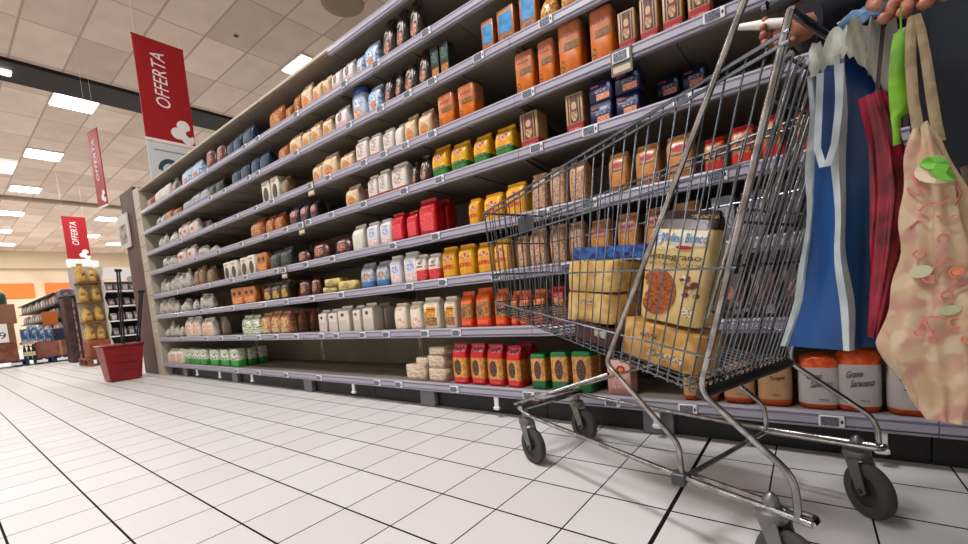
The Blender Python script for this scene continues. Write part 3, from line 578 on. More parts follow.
(6, 'cream_disc_bag', 'orange and white biscuit bag', [(-2.771, 0.153, 0.131), (-2.605, 0.085, 0.13), (-2.497, 0.103, 0.136), (-2.372, 0.097, 0.133)], 0), 
(6, 'pink_gable', 'white pouch with pink base', [(-2.232, 0.131, 0.134)], 0), 
(6, 'blue_cap_jar', 'pale blue jar with blue cap', [(-2.073, 0.139, 0.18)], 0), 
(6, 'blue_white_bag', 'pale blue bag', [(-1.916, 0.112, 0.152)], 0), 
(6, 'black_white_bag', 'black and white bag', [(-1.779, 0.073, 0.165), (-1.691, 0.062, 0.144), (-1.622, 0.096, 0.163), (-1.519, 0.084, 0.176)], 0), 
(6, 'black_orange_box', 'black and orange box', [(-1.422, 0.053, 0.153), (-1.362, 0.057, 0.146)], 0), 
(6, 'blue_orange_box', 'orange box with blue panel', [(-1.116, 0.071, 0.136), (-1.029, 0.097, 0.139), (-0.918, 0.085, 0.162)], 0), 
(6, 'golden_bag', 'golden cellophane bag', [(-0.828, 0.08, 0.115), (-0.735, 0.087, 0.118)], 0), 
(7, 'orange_bag', 'orange bag', [(-5.814, 0.245, 0.124)], 0),
(7, 'white_pouch', 'pale yellow pouch', [(-5.502, 0.194, 0.144), (-5.276, 0.212, 0.142)], 0), 
(7, 'black_white_bag', 'black and white bag', [(-5.006, 0.224, 0.137)], 0),
(7, 'blue_white_bag', 'far whitish blue bag', [(-4.701, 0.23, 0.153), (-4.447, 0.213, 0.153)], 0),
(7, 'brown_red_bag', 'dark red bag', [(-4.121, 0.192, 0.177), (-3.909, 0.179, 0.154)], 0), 
(7, 'blue_bag', 'dark blue bag', [(-3.692, 0.112, 0.142), (-3.562, 0.124, 0.147), (-3.403, 0.166, 0.158)], 1), 
(7, 'orange_bag', 'copper orange bag', [(-2.993, 0.196, 0.154), (-2.757, 0.078, 0.112), (-2.654, 0.075, 0.155)], 0), 
(7, 'cream_disc_bag', 'white and orange biscuit bag', [(-2.567, 0.118, 0.164), (-2.426, 0.089, 0.133), (-2.315, 0.064, 0.131)], 0), 
(7, 'pink_gable', 'white pouch with pink base', [(-2.23, 0.091, 0.128), (-2.118, 0.105, 0.137)], 0), 
(7, 'blue_white_bag', 'pale blue bag', [(-1.985, 0.063, 0.125), (-1.904, 0.111, 0.143)], 0), 
(7, 'black_white_bag', 'black and white bag', [(-1.76, 0.096, 0.191), (-1.649, 0.083, 0.192), (-1.552, 0.085, 0.202)], 0), 
]
ORD = ['leftmost', 'second', 'third', 'fourth', 'fifth', 'sixth', 'seventh', 'eighth', 'ninth', 'tenth', 'eleventh', 'twelfth']
SHN = ['bottom shelf', 'second shelf up', 'third shelf up', 'fourth shelf up', 'fifth shelf up', 'sixth shelf up', 'seventh shelf up', 'eighth shelf up']
CATN = {'flour_bag': 'flour bag', 'pasta_bag': 'pasta bag', 'rice_cake_pack': 'pack', 'flour_block': 'flour block', 'carton_box': 'box', 'plastic_bag': 'plastic bag', 'flour_carton': 'carton', 'biscuit_bag': 'biscuit bag',
        'yeast_block': 'block pack', 'crumb_bag': 'breadcrumb bag', 'rusk_bag': 'rusk bag', 'rice_bag': 'rice bag', 'sugar_bag': 'sugar bag', 'coffee_bag': 'coffee bag', 'food_jar': 'jar'}
PROTO = {}; used = set()
def fit_text(ob, rg):
    for v in ob.data.vertices: v.co.y += front_y(rg, v.co.x, v.co.z)+W0*0+D0
def place(style, x, w, h, z, label, group, depth=.085, y=None, rz=None):
    if style not in PROTO:
        PROTO[style] = make_pack(style)
        rg = rings_for(ST[style][0])
        if style == 'polenta_pack':
            for s, o, ww in (('Polenta', (-.030, -D0-.0006, .094), .040), ('Taragna', (-.012, -D0-.0006, .072), .042)):
                fit_text(text(s, M_black, PROTO[style], o, (1, 0, .12), (0, 0, 1), ww, .016, depth=.0005, shear=.4), rg)
            fit_text(text('500 g', M_black, PROTO[style], (-.005, -D0-.0006, .032), (1, 0, 0), (0, 0, 1), .02, .005, depth=.0005), rg)
        if style == 'grano_pack':
            for s, o, ww in (('Grano', (-.028, -D0-.0006, .082), .036), ('Saraceno', (-.020, -D0-.0006, .060), .052)):
                fit_text(text(s, M_black, PROTO[style], o, (1, 0, .12), (0, 0, 1), ww, .016, depth=.0005, shear=.4), rg)
            fit_text(text('500 g', M_black, PROTO[style], (.0, -D0-.0006, .026), (1, 0, 0), (0, 0, 1), .022, .005, depth=.0005), rg)
    o = PROTO[style]
    if style in used: o = copy_tree(o)
    used.add(style)
    o.scale = (w*rnd.uniform(.97, 1)/(2*W0), depth/(2*D0), h/H0*rnd.uniform(.975, 1.025))
    o.location = (x+w/2, (YF+.02+depth/2) if y is None else y, z+.001)
    o.rotation_euler = (0, 0, (rnd.uniform(-.5, .5) if style == 'clear_bag' else rnd.uniform(-.035, .035)) if rz is None else rz)
    tag(o, label, CATN[ST[style][3]], group)
    return o
DESC_N = {}
for L, style, desc, items, back in ITEMS:
    if style == 'clear_bag' and L in (4,) and len(items) == 2: style2 = 'clear_bag'
    out = []
    for x, w, h in items:
        if x < -5.80: w = w-(-5.80-x); x = -5.80
        n = max(1, round(w/.16)) if w > .21 else 1
        for k in range(n): out.append((x+w/n*k, w/n*.94, h))
    n = len(out); grp = desc+'s, '+SHN[L]
    for i, (x, w, h) in enumerate(out):
        dp = .05 if style in ('blue_orange_box', 'black_orange_box', 'orange_face_box') else .085
        if n == 1: lb = '%s, the only one on the %s' % (desc, SHN[L])
        elif n == 2: lb = '%s, %s of two, %s' % (desc, ['left', 'right'][i], SHN[L])
        else: lb = '%s, %s of %d, %s' % (desc, 'rightmost' if i == n-1 else (ORD[i]+' from left' if i else 'leftmost'), n, SHN[L])
        if style == 'grano_pack': w = .108
        if style == 'polenta_pack' and w > .08: w = .097
        ww = w*.95 if style in ('lump', 'clear_bag', 'black_white_bag', 'golden_bag', 'brown_red_bag') else w*.965
        yy = YF+.02+dp/2+(.13 if 'deep' in desc else 0)+rnd.uniform(0, .008)
        if style == 'clear_bag': h *= rnd.uniform(.7, 1.12); ww *= rnd.uniform(.85, 1.12)
        place(style, x+w*.01, ww, h, ZL[L], lb, grp, dp, yy)
    for q in range(back):
        x, w, h = out[-1]
        place(style, x+.002, w*.96, h*rnd.uniform(.96, 1.0), ZL[L], '%s, %s behind the rightmost, %s' % (desc, ['directly', 'second'][min(q, 1)], SHN[L]), grp, dp, YF+.02+dp/2+(dp+.012)*(q+1))
# stacked goods
for k, (x, y, z, w, h, lb) in enumerate([
    (-1.825, 1.66, .147+.077, .085, .05, 'small beige paper block on top of the low block, at the right'),
    (-1.640, 1.655, .147, .125, .072, 'beige paper block at the foot of the tall block stack'),
    (-1.640, 1.658, .221, .125, .070, 'beige paper block in the middle of the tall block stack'),
    (-1.625, 1.655, .293, .120, .045, 'beige paper block topping the tall block stack left of the red bags')]):
    place('beige_block', x + (.09 if k == 0 else 0), w, h, z, lb, 'low beige paper blocks, bottom shelf', .10, y)
for k, (x, z, lb) in enumerate([(-2.53, .688+.044, 'pale yellow block stacked on the left low block, third shelf up'), (-2.38, .688+.0, '')][:1]):
    place('yellow_brick', x, .17, .045, z+.001, lb, 'pale yellow blocks, third shelf up', .085)
for k, (x, w, z, h, y) in enumerate([(-.641, .093, 1.182+.081, .076, 1.65), (-.542, .091, 1.182+.081, .076, 1.65), (-.435, .082, 1.182+.074, .070, 1.79), (-.345, .078, 1.182+.074, .070, 1.79)]):
    place('navy_box', x, w, h, z, ['navy blue box stacked on the left one beside the striped box', 'navy blue box stacked on the right one of the navy pair', 'dim navy box stacked left in the recessed navy pair', 'dim navy box stacked right in the recessed navy pair'][k], 'navy boxes, fifth shelf up', .085, y)
for i, x in enumerate((-1.475, -1.357)):
    pass
# ------------------------------------------------------------------ shopping trolley
CO = Vector((.06, 1.06, 0)); E1 = Vector((-.944, .329, 0)).normalized(); E2 = Vector((-.329, -.944, 0)).normalized()
def P(u, v, z): return CO+E1*u+E2*v+Vector((0, 0, z))
def vw(u): return .217-.079*u
corg = P(.45, 0, 0)
cart = empty('shopping_trolley', corg, 'chrome wire shopping trolley standing by the shelves with a few packs inside', 'shopping trolley')
def zb(u): return .345+(u-.18)*.235
rw = .0018
zr = lambda u: .945-.07*u
# chassis
ch = MB()
ch.tube([P(-.012, .218, .152), P(.23, .199, .152), P(.80, .152, .168), P(.90, .135, .185), P(.93, 0, .19), P(.90, -.135, .185), P(.80, -.152, .172), P(.23, -.199, .16), P(-.002, -.218, .165)], .0066, 10, fillet=.09)
ch.tube([P(-.012, .218, .152), P(-.012, .190, .152), P(.23, .172, .152)], .0055, 8, fillet=.02)
ch.tube([P(-.002, -.218, .165), P(-.002, -.192, .165), P(.23, -.175, .16)], .0055, 8, fillet=.02)
for s in (1, -1):
    ch.tube([P(.009, s*.216, .155), P(.012, s*.216, .225), P(.18, s*.203, .350), P(.0, s*.217, .975)], .0064, 10, fillet=.03)
    ch.tube([P(.230, s*.199, .155), P(.236, s*.198, .225), P(.43, s*.187, .385), P(.055, s*.220, 1.04), P(-.03, s*.22, 1.10)], .0062, 10, fillet=.018)
    ch.tube([P(.90, s*.137, .190), P(.43, s*.181, .355)], .0045, 8)
ch.tube([P(.85, .15, .185), P(.85, -.15, .185)], .010, 8)
ch.tube([P(.228, .199, .150), P(.228, -.199, .158)], .006, 8)
ch.build('chassis', M_chrome_d, cart, corg, smooth=40)
MB().box(-.014, .014, -.014, .014, -.016, .012, bev=.003).build('joint_block', M_grey, cart).location = P(.236, .2, .150)-corg
# basket sides
NW = 30
for s in (1, -1):
    m = MB()
    for k in range(NW+1):
        t = k/NW; ut = .0+.985*t; ub = .18+.775*t
        m.tube([P(ut, s*vw(ut), zr(ut)), P(ub, s*(vw(ub)-.002), zb(ub)-.004), P(ub, s*(vw(ub)-.02), zb(ub)-.004)], rw, 5)
    for f, zf in ((0, zr), (.30, None), (.53, None), (.78, None)):
        a = []
        for j in range(9):
            t = j/8; ut = .985*t; ub = .18+.775*t; u = ut+(ub-ut)*f; z = zr(ut)+(zb(ub)-zr(ut))*f
            if f == .30: z = .768
            if f == .53: z = .590+.062*t
            if f == .78: z = .418+.138*t
            a.append(P(u, s*(vw(u)+.003), z))
        m.tube(a, .0036 if f == 0 else .0026, 6)
    a = [P(.985*j/8, s*(vw(.985*j/8)+.004), zr(.985*j/8)-.016) for j in range(9)]; m.tube(a, .0032, 6)
    m.build('side_grid', M_chrome, cart, corg, smooth=50)
# front
m = MB()
for k in range(10):
    v = -.135+.27*k/9; m.tube([P(.988, v, .876), P(.956, v*.98, zb(.955)-.004), P(.93, v*.97, zb(.955)-.008)], rw, 5)
for u, z, r in ((.989, .876, .0042), (.984, .768, .003), (.972, .655, .003), (.962, .556, .003), (.957, .528, .003)): m.tube([P(u, .14, z), P(u, -.14, z)], r, 6)
m.build('front_grid', M_chrome, cart, corg, smooth=50)
MB().box(-.035, .035, -.006, .006, -.03, .03, bev=.004).build('front_badge', M_grey, cart).location = P(.995, -.06, .845)-corg
# floor grid
m = MB()
for k in range(15):
    q = -1+2*k/14; m.tube([P(.18, q*.200, zb(.18)), P(.955, q*.139, zb(.955)-.004)], rw, 5)
for k in range(24):
    u = .19+.76*k/23; m.tube([P(u, vw(u)-.002, zb(u)-.005), P(u, -vw(u)+.002, zb(u)-.005)], rw, 5)
m.build('floor_grid', M_chrome, cart, corg, smooth=50)
# rear flap: double layer of uprights
m = MB()
def PR(f, v, off=0): return P(.18*(1-f)+off, v, .350+(.93-.350)*f)
for k in range(19):
    v = -.198+.396*k/18; m.tube([PR(.0, v), PR(.98, v)], .0020, 5)
for f in (.03, .42, .55, .97): m.tube([PR(f, .20, .004), PR(f, -.20, .004)], .003, 6)
m.build('rear_flap', M_chrome, cart, corg, smooth=50)
m = MB()
for k in range(10):
    v = -.18+.36*k/9; m.tube([PR(.25, v, .035), PR(.94, v, .022), PR(.985, v, .018), PR(1.0, v, .012)], [.0035, .0035, .0042, .0042], 8)
for f in (.27, .60, .9): m.tube([PR(f, .18, .032), PR(f, -.18, .032)], .0032, 6)
m.build('folded_child_seat', M_chrome_d, cart, corg, smooth=50)
MB().tube([PR(-.01, .205, -.006), PR(-.01, -.205, -.006)], .0115, 10).build('rear_bar', M_black, cart, corg, smooth=50)
MB().tube([P(.0, .217, .975), P(.0, -.217, .975)], .0065, 8).build('rear_rim', M_chrome_d, cart, corg, smooth=50)
for s in (1, -1):
    MB().tube([P(.03, s*.217, .992), P(.016, s*.217, .992), P(-.012, s*.217, .992), P(-.026, s*.217, .992)], [.006, .011, .011, .006], 12).build('corner_clamp', M_black, cart, corg, smooth=50)
    MB().tube([P(.036, s*.222, .996), P(.028, s*.222, .996)], [.005, .008], 12).build('clamp_cap', M_chrome, cart, corg, smooth=50)
    MB().tube([P(-.026, s*.222, .994), P(-.034, s*.222, .993)], [.008, .005], 12).build('clamp_cap', M_chrome, cart, corg, smooth=50)
hd = MB().tube([P(-.03, .235, 1.10), P(-.03, -.235, 1.10)], .014, 14).build('handle', M_grey, cart, corg, smooth=50)
# castors
def castor(u, v, ang, R=.060):
    """pivot at (u,v); ang = rolling direction about z; trail .035"""
    c = P(u, v, 0); d = Vector((cos(ang), sin(ang), 0)); n = Vector((-sin(ang), cos(ang), 0)); w = c-d*.032; w.z = R
    f = MB()
    f.lathe((c.x, c.y, .128), [(.022, 0), (.027, .008), (.026, .020), (.016, .026)], 16)
    f.lathe((c.x, c.y, .154), [(.012, .0), (.014, .012), (.010, .022), (.004, .027)], 12)
    for s in (1, -1):
        a = c+n*s*.018; b = w+n*s*.018
        q = [Vector((a.x, a.y, .136))+d*.016, Vector((a.x, a.y, .136))-d*.022, Vector((b.x, b.y, R))-d*.013, Vector((b.x, b.y, R-.012)), Vector((b.x, b.y, R))+d*.013]
        k = n*s*.0015; vs = [p-k for p in q]+[p+k for p in q]; K = 5
        f.add(vs, [(0, 1, 2, 3, 4), (9, 8, 7, 6, 5)]+[(i, (i+1) % K, (i+1) % K+K, i+K) for i in range(K)])
    fk = f.build('castor_fork', M_chrome_d if False else mat('zinc_fork', '#7c7a78', .4, metal=.8), cart, corg, smooth=40)
    t = MB(); N = 28; prof = [(.036, -.012), (R-.010, -.0125), (R-.003, -.0105), (R, -.004), (R, .004), (R-.003, .0105), (R-.010, .0125), (.036, .012)]
    vs = [w+n*o+(d*cos(2*pi*k/N)+Vector((0, 0, 1))*sin(2*pi*k/N))*r for r, o in prof for k in range(N)]
    fs = [(i*N+k, ((i+1) % 8)*N+k, ((i+1) % 8)*N+(k+1) % N, i*N+(k+1) % N) for i in range(8) for k in range(N)]
    t.add(vs, fs).build('tyre', M_rubber, fk, corg, smooth=40)
    h = MB(); h.cyl(w, n, .0365, .014, 24); h.cyl(w, n, .012, .034, 12); h.cyl(w, n, .006, .044, 10)
    h.build('hub', mat('hub_dark', '#26211f', .5), fk, corg, smooth=40)
base = math.atan2(E1.y, E1.x)
castor(.842, .135, base-.08); castor(.868, -.137, base-.02); castor(.055, .205, base-.25, .062); castor(.048, -.214, base-.62, .062)

# ------------------------------------------------------------------ goods in the trolley
def cart_item(o, u, v, z, tilt=0, yaw_=0, scale=(1, 1, 1)):
    # local x runs towards the rear (to the right in view), local -y faces the near side
    X = (-E1*cos(tilt)+Vector((0, 0, -sin(tilt)))); Y = -E2; Z = X.cross(Y).normalized()
    M = Matrix((X, Y, Z)).transposed().to_4x4(); M = Matrix.Translation(P(u, v, z)) @ M @ Matrix.Rotation(yaw_, 4, 'Z') @ Matrix.Diagonal((*scale, 1))
    o.matrix_world = M; return o
ST['cookie_bag'] = ('folded', C('#d9bf80', .38, n='#cfb26c', s=25), [(.86, C('#dcc388', .38, n='#d2b670', s=25)), (1.1, C('#3c1f18', .35))], 'cookie_bag', [
    (R_, C('#e9dcb8', n='#d8b878', s=90), -.82, .10, .66, .84), (R_, C('#e4dcc8', .4), -.15, .82, .70, .83)])
ck = make_pack('cookie_bag', 'cookie_bag', .078, .036, .250)
rg = rings_for('folded', .078, .036, .250)
def onfront(ob):
    for v in ob.data.vertices: v.co.y += front_y(rg, v.co.x, v.co.z)+.036
patch(rg, 'disc', -.42, .27, .62, .215, .0026).build('cookie_picture', mat('cookie_brown', '#9c4a1c', .5, noise=('#6f2c10', '#b4622c'), scale=120), ck)
for a, b, c, d in ((.42, .42, .17, .035), (.55, .33, .12, .03), (.72, .37, .12, .03), (.48, .28, .10, .022), (.80, .28, .09, .022)):
    patch(rg, 'disc', a, b, c, d, .0022).build('chocolate_picture', mat('choc_red', '#6a2418', .5, noise='#e8d8b8', scale=90, thr=.6), ck)
patch(rg, 'disc', .62, .13, .16, .05, .0022).build('seal_picture', C('#efe6cc', n='#a08a54', s=200), ck)
patch(rg, 'disc', -.62, .765, .20, .062, .003).build('mill_emblem', C('#cfd6e0', n='#8fa0b8', s=150), ck)
patch(rg, 'disc', .25, .685, .24, .016, .003).build('oval_emblem', C('#a8202a'), ck)
onfront(text('Mulino Bianco', mat('letter_blue', '#2a78b8', .4), ck, (-.036, -.0395, .182), (1, 0, 0), (0, 0, 1), .105, .020, depth=.0006))
onfront(text('Settegrano', mat('letter_brown', '#4a2c18', .4), ck, (-.068, -.0385, .140), (1, 0, 0), (0, 0, 1), .130, .018, depth=.0006))
patch(rg, 'rect', -.9, .8, .52, .545, .0016).build('text_line', C('#8a6a3c', n='#d9bf80', s=260), ck)
patch(rg, 'rect', .2, .95, .935, .965, .002).build('top_note', C('#c9b98c', n='#3c1f18', s=260), ck)
cart_item(ck, .292, .098, .482, tilt=.20)
tag(ck, 'tall yellow cookie bag with brown top and big cookie picture, upright in the trolley', 'cookie bag')
def sack(name, W, D, H, m, lab, cat, u, v, z, tilt=0, seed=3, labm=None, lr=None, grp=None, shape='brick', yaw_=0):
    r = rings_for(shape, W, D, H); root = empty(name, (0, 0, 0))
    loft(r, 28, .0022, seed).build('body', m, root, smooth=50)
    for mm, rr in (labm or []): patch(r, 'rect', *rr, .0028).build('front_label', mm, root)
    cart_item(root, u, v, z, tilt, yaw_); tag(root, lab, cat, grp); return root
M_gold = mat('golden_film', '#c8964c', .32, noise=('#b8843a', '#d8aa62'), scale=22, bump=.5, bscale=25)
sack('cookie_bag', .103, .055, .090, M_gold, 'golden brown cookie bag lying under the tall yellow bag in the trolley', 'cookie bag', .327, .09, .386, .225, 5,
     [(C('#d8cdb8', n='#8a6a3c', s=160), (-.15, .72, .20, .36)), (C('#3a4c6c', n='#c8964c', s=200), (-.4, .0, .66, .76))])
g = 'golden rusk packs stacked in the trolley'
M_gold2 = mat('golden_film_pale', '#d6ad62', .3, noise=('#c4944a', '#e2c07c'), scale=20, bump=.5, bscale=25)
sack('rusk_pack', .084, .06, .080, M_gold2, 'golden rusk pack, lower of the two stacked left in the trolley', 'rusk pack', .512, .095, .484, .10, 4, [(C('#6a5c7c', n='#d6ad62', s=220), (-.35, .25, .60, .78))], grp=g)
sack('rusk_pack', .084, .06, .080, M_gold2, 'golden rusk pack, upper of the two, under the blue pack', 'rusk pack', .500, .095, .567, .10, 8, grp=g)
sack('carton_box', .075, .06, .050, C('#4a1c20', .45, n='#3c1418', s=20), 'flat dark maroon box under the golden packs in the trolley', 'box', .492, .10, .428, .22, 2, [(C('#b8b0a8', n='#5a4a48', s=200), (.0, .55, .45, .85))], shape='box')
sack('snack_pack', .130, .05, .034, mat('blue_film', '#183c84', .25, noise=('#0e2458', '#2c62b0'), scale=40, bump=.5), 'shiny blue pack lying on top of the golden packs in the trolley', 'snack pack', .478, .06, .650, .10, 6, shape='brick')
sack('biscuit_bag', .022, .03, .150, C('#6a4024', .35, n='#4a2a18', s=30), 'dim brown bag squeezed between golden packs and cookie bag', 'biscuit bag', .388, .02, .455, .10, 9, shape='pouch')
# ------------------------------------------------------------------ carrier bags hanging at the handle, colours darkened to hold their shade
def strip(rows, th, mats_, name, parent, org, smooth=60, closed_mat=None):
    """rows of 3-D points -> thin solid sheet of thickness th"""
    mb = MB(); R = len(rows); Cn = len(rows[0]); vs = []
    for sgn in (0, 1):
        for i in range(R):
            for j in range(Cn):
                p = Vector(rows[i][j]); a = Vector(rows[min(i+1, R-1)][j])-Vector(rows[max(i-1, 0)][j]); b = Vector(rows[i][min(j+1, Cn-1)])-Vector(rows[i][max(j-1, 0)])
                n = a.cross(b); n = n.normalized() if n.length > 1e-9 else Vector((0, 1, 0)); vs.append(p+n*th*(sgn-.5))
    g = lambda s, i, j: s*R*Cn+i*Cn+j; fs = []
    for i in range(R-1):
        for j in range(Cn-1):
            fs.append((g(1, i, j), g(1, i, j+1), g(1, i+1, j+1), g(1, i+1, j))); fs.append((g(0, i, j), g(0, i+1, j), g(0, i+1, j+1), g(0, i, j+1)))
    for i in range(R-1): fs += [(g(0, i, 0), g(1, i, 0), g(1, i+1, 0), g(0, i+1, 0)), (g(0, i, Cn-1), g(0, i+1, Cn-1), g(1, i+1, Cn-1), g(1, i, Cn-1))]
    for j in range(Cn-1): fs += [(g(0, 0, j), g(0, 0, j+1), g(1, 0, j+1), g(1, 0, j)), (g(0, R-1, j), g(1, R-1, j), g(1, R-1, j+1), g(0, R-1, j+1))]
    return mb.add(vs, fs).build(name, mats_, parent, org, smooth=smooth)
def interp(tab, z):
    tab = sorted(tab)
    if z <= tab[0][0]: return tab[0][1]
    for (a, x), (b, y) in zip(tab, tab[1:]):
        if a <= z <= b: return x+(y-x)*(z-a)/(b-a)
    return tab[-1][1]
def bag_body(outline, zs, org, n=36, wav=.004, seed=1, fold=3):
    """closed bag wall: outline(z) -> list of plan points, interpolated round a closed loop"""
    r = random.Random(seed); ph = [r.uniform(0, 6) for _ in range(6)]; vs = []; 
    for z in zs:
        pl = [Vector((*p, 0)) for p in outline(z)]; K = len(pl); per = [(pl[(i+1) % K]-pl[i]).length for i in range(K)]; T = sum(per)
        c = sum(pl, Vector((0, 0, 0)))/K
        for k in range(n):
            s = T*k/n; i = 0
            while s > per[i]: s -= per[i]; i += 1
            p = pl[i].lerp(pl[(i+1) % K], s/per[i]); d = (p-c); d = d.normalized() if d.length > 1e-6 else d
            w = wav*(.6*sin(z*70+ph[3]+4*pi*k/n)*(1 if fold > 3 else 0)+sin(2*pi*fold*k/n+ph[0]+z*5)+.6*sin(2*pi*(fold*2+1)*k/n+ph[1]-z*9)+.5*sin(z*22+ph[2]+6*pi*k/n))
            vs.append((p.x+d.x*w, p.y+d.y*w, z))
    mb = MB(); R = len(zs)
    fs = [(i*n+k, i*n+(k+1) % n, (i+1)*n+(k+1) % n, (i+1)*n+k) for i in range(R-1) for k in range(n)]
    fs += [tuple(range(n-1, -1, -1)), tuple((R-1)*n+k for k in range(n))]
    return mb.add(vs, fs)
M_bblue = mat('bag_blue', '#08447f', .4, noise='#07386c', scale=6, bump=.3, bscale=20)
M_bwhite = mat('bag_white_trim', '#adb7bb', .5, noise='#95a1a5', scale=20, bump=.4, bscale=40)
A = [(.926, .016), (.823, .016), (.692, .010), (.609, .003), (.523, -.010), (.438, -.033)]
B = [(.912, .048), (.797, .046), (.677, .043), (.600, .044), (.521, .049), (.443, .053)]
Cc = [(.903, .113), (.782, .115), (.673, .110), (.441, .098)]
bo = Vector((.06, .93, .44))
bag = empty('carrier_bag', bo, 'blue carrier bag with white edging and white handles hanging behind the trolley', 'carrier bag')
zs = [.441+.455*i/22 for i in range(23)]
out = lambda z: [(interp(A, z), .935), (interp(B, z), .885), (interp(Cc, z), .945), (interp(Cc, z)-.01, .99), (interp(A, z)+.02, .985)]
bag_body(out, zs, bo, 40, .0018, 4).build('body', M_bblue, bag, bo, smooth=40)
for tab, y in ((A, .933), (B, .881)):
    rows = []
    for z in zs:
        x = interp(tab, z)+.0015*sin(z*40); w = .0072+.0015*sin(z*27); rows.append([(x-w, y+(.000 if y < .9 else .0)+.002, z), (x, y-.002, z), (x+w, y+.004 if y > .9 else y+.007, z)])
    strip(rows, .002, M_bwhite, 'edge_trim', bag, bo)
rows = []   # crumpled white top hem
for i in range(7):
    z0 = .890+.045*i/6; row = []
    for j in range(25):
        t = j/24; x = .012+.104*t; y = .935-.058*(1-abs(t-.42)/.42 if t < .42 else 1-(t-.42)/.58*1.0)
        drop = max(0, (t-.45))*.13*(1-i/6); row.append((x+.001*sin(i*2+j), y-.004+.003*sin(j*1.9+i), z0-drop+.008*sin(j*1.15)*(i/6)+.004*sin(j*2.7+i)))
    rows.append(row)
strip(rows, .002, mat('bag_hem', '#b3b3a8', .5, noise='#93968f', scale=18, bump=.4), 'white_hem', bag, bo)
for x0, x1, zt, zb_ in ((.024, .047, .880, .735),):
    pts = [(x0, .890, zt), (x0-.003, .884, .82), (x0-.006, .880, .765), (x0, .876, zb_), (x0+.006, .874, zb_), (x1-.008, .874, .765), (x1-.002, .874, .82), (x1, .876, zt), ]
    rows = []
    for i in range(len(pts)):
        p = Vector(pts[i]); t = (Vector(pts[min(i+1, 7)])-Vector(pts[max(i-1, 0)])).normalized(); s = t.cross(Vector((0, 1, 0))).normalized()*.0045
        rows.append([p-s, p, p+s])
    strip(rows, .003, M_bwhite, 'handle', bag, bo)
# red bag, shade mixed into its colour
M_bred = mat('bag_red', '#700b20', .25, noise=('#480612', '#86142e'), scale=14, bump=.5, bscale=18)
Lr = [(.82, .069), (.751, .078), (.675, .079), (.582, .077), (.472, .072)]; Rr = [(.812, .098), (.792, .108), (.726, .118), (.676, .124), (.593, .114), (.518, .100), (.463, .090)]
ro = Vector((.095, .87, .465))
rb = empty('carrier_bag', ro, 'glossy red bag hanging between the blue and the floral bag', 'carrier bag')
out = lambda z: [(interp(Lr, z), .873), ((interp(Lr, z)+interp(Rr, z))/2, .850), (interp(Rr, z), .868), (interp(Rr, z)-.004, .882), (interp(Lr, z)+.006, .882)]
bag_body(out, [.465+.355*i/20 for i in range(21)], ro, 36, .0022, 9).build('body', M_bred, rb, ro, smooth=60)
strip([[(.085+.0016*i, .880+.004*i, .815+.016*i), (.090+.0016*i, .880+.004*i, .815+.016*i)] for i in range(9)], .002, mat('dark_strap', '#2a0a10', .6), 'strap', rb, ro)
# lime green strap bag
M_lime = mat('lime_fabric', '#6aa20e', .6, noise='#50820a', scale=20, bump=.3)
lo = Vector((.105, .85, .74)); lb = empty('folded_bag', lo, 'lime green cloth bag dangling over the red bag beside the beige straps', 'bag')
pts = [((.103, .118), .888), ((.101, .119), .87), ((.098, .117), .835), ((.097, .116), .81), ((.098, .119), .792), ((.100, .118), .782), ((.100, .108), .775), ((.101, .107), .76), ((.103, .107), .738)]
rows = [[(a+(b-a)*j/4, .848-.004*sin(pi*j/4)+.002*sin(i*1.7+j), z) for j in range(5)] for i, ((a, b), z) in enumerate(pts)]
strip(rows, .004, M_lime, 'cloth', lb, lo)
rows = [[(.109+.001*j, .850, .885+.012*i) for j in range(3)] for i in range(4)]; strip(rows, .003, M_lime, 'loop', lb, lo)
# floral bag
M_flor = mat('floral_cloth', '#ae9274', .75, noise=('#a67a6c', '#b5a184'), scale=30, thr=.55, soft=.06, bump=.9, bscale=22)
fo = Vector((.13, .82, .36)); fb = empty('tote_bag', fo, 'beige floral cloth bag with green leaf print hanging at the right edge', 'tote bag')
Lf = [(.75, .121), (.70, .113), (.685, .110), (.619, .103), (.537, .092), (.459, .078), (.43, .086), (.402, .103), (.372, .116), (.357, .128)]
Rf = [(.75, .128), (.729, .138), (.694, .154), (.648, .170), (.595, .188), (.517, .205), (.439, .205), (.385, .188), (.357, .168)]
out = lambda z: [(interp(Lf, z), .832), (interp(Lf, z)*.6+interp(Rf, z)*.4, .800), (interp(Lf, z)*.25+interp(Rf, z)*.75, .797), (interp(Rf, z), .835), (interp(Rf, z)*.5+interp(Lf, z)*.5, .865)]
zs = [.357+.393*i/34 for i in range(35)]
body = bag_body(out, zs, fo, 72, .0040, 12, 5)
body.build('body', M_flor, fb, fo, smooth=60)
def fy(x, z):
    a, b = interp(Lf, z), interp(Rf, z); t = (x-a)/max(.001, b-a); pl = [(0, .832), (.4, .800), (.75, .797), (1, .835)]
    return interp(pl, min(1, max(0, t)))-.0062
def ribbon(pts, w, m, name):
    rows = []
    for i, (x, z) in enumerate(pts):
        x2, z2 = pts[min(i+1, len(pts)-1)]; x1, z1 = pts[max(i-1, 0)]; d = math.hypot(x2-x1, z2-z1) or 1; nx, nz = -(z2-z1)/d*w, (x2-x1)/d*w
        rows.append([(x-nx, fy(x-nx, z-nz), z-nz), (x+nx, fy(x+nx, z+nz), z+nz)])
    strip(rows, .0012, m, name, fb, fo)
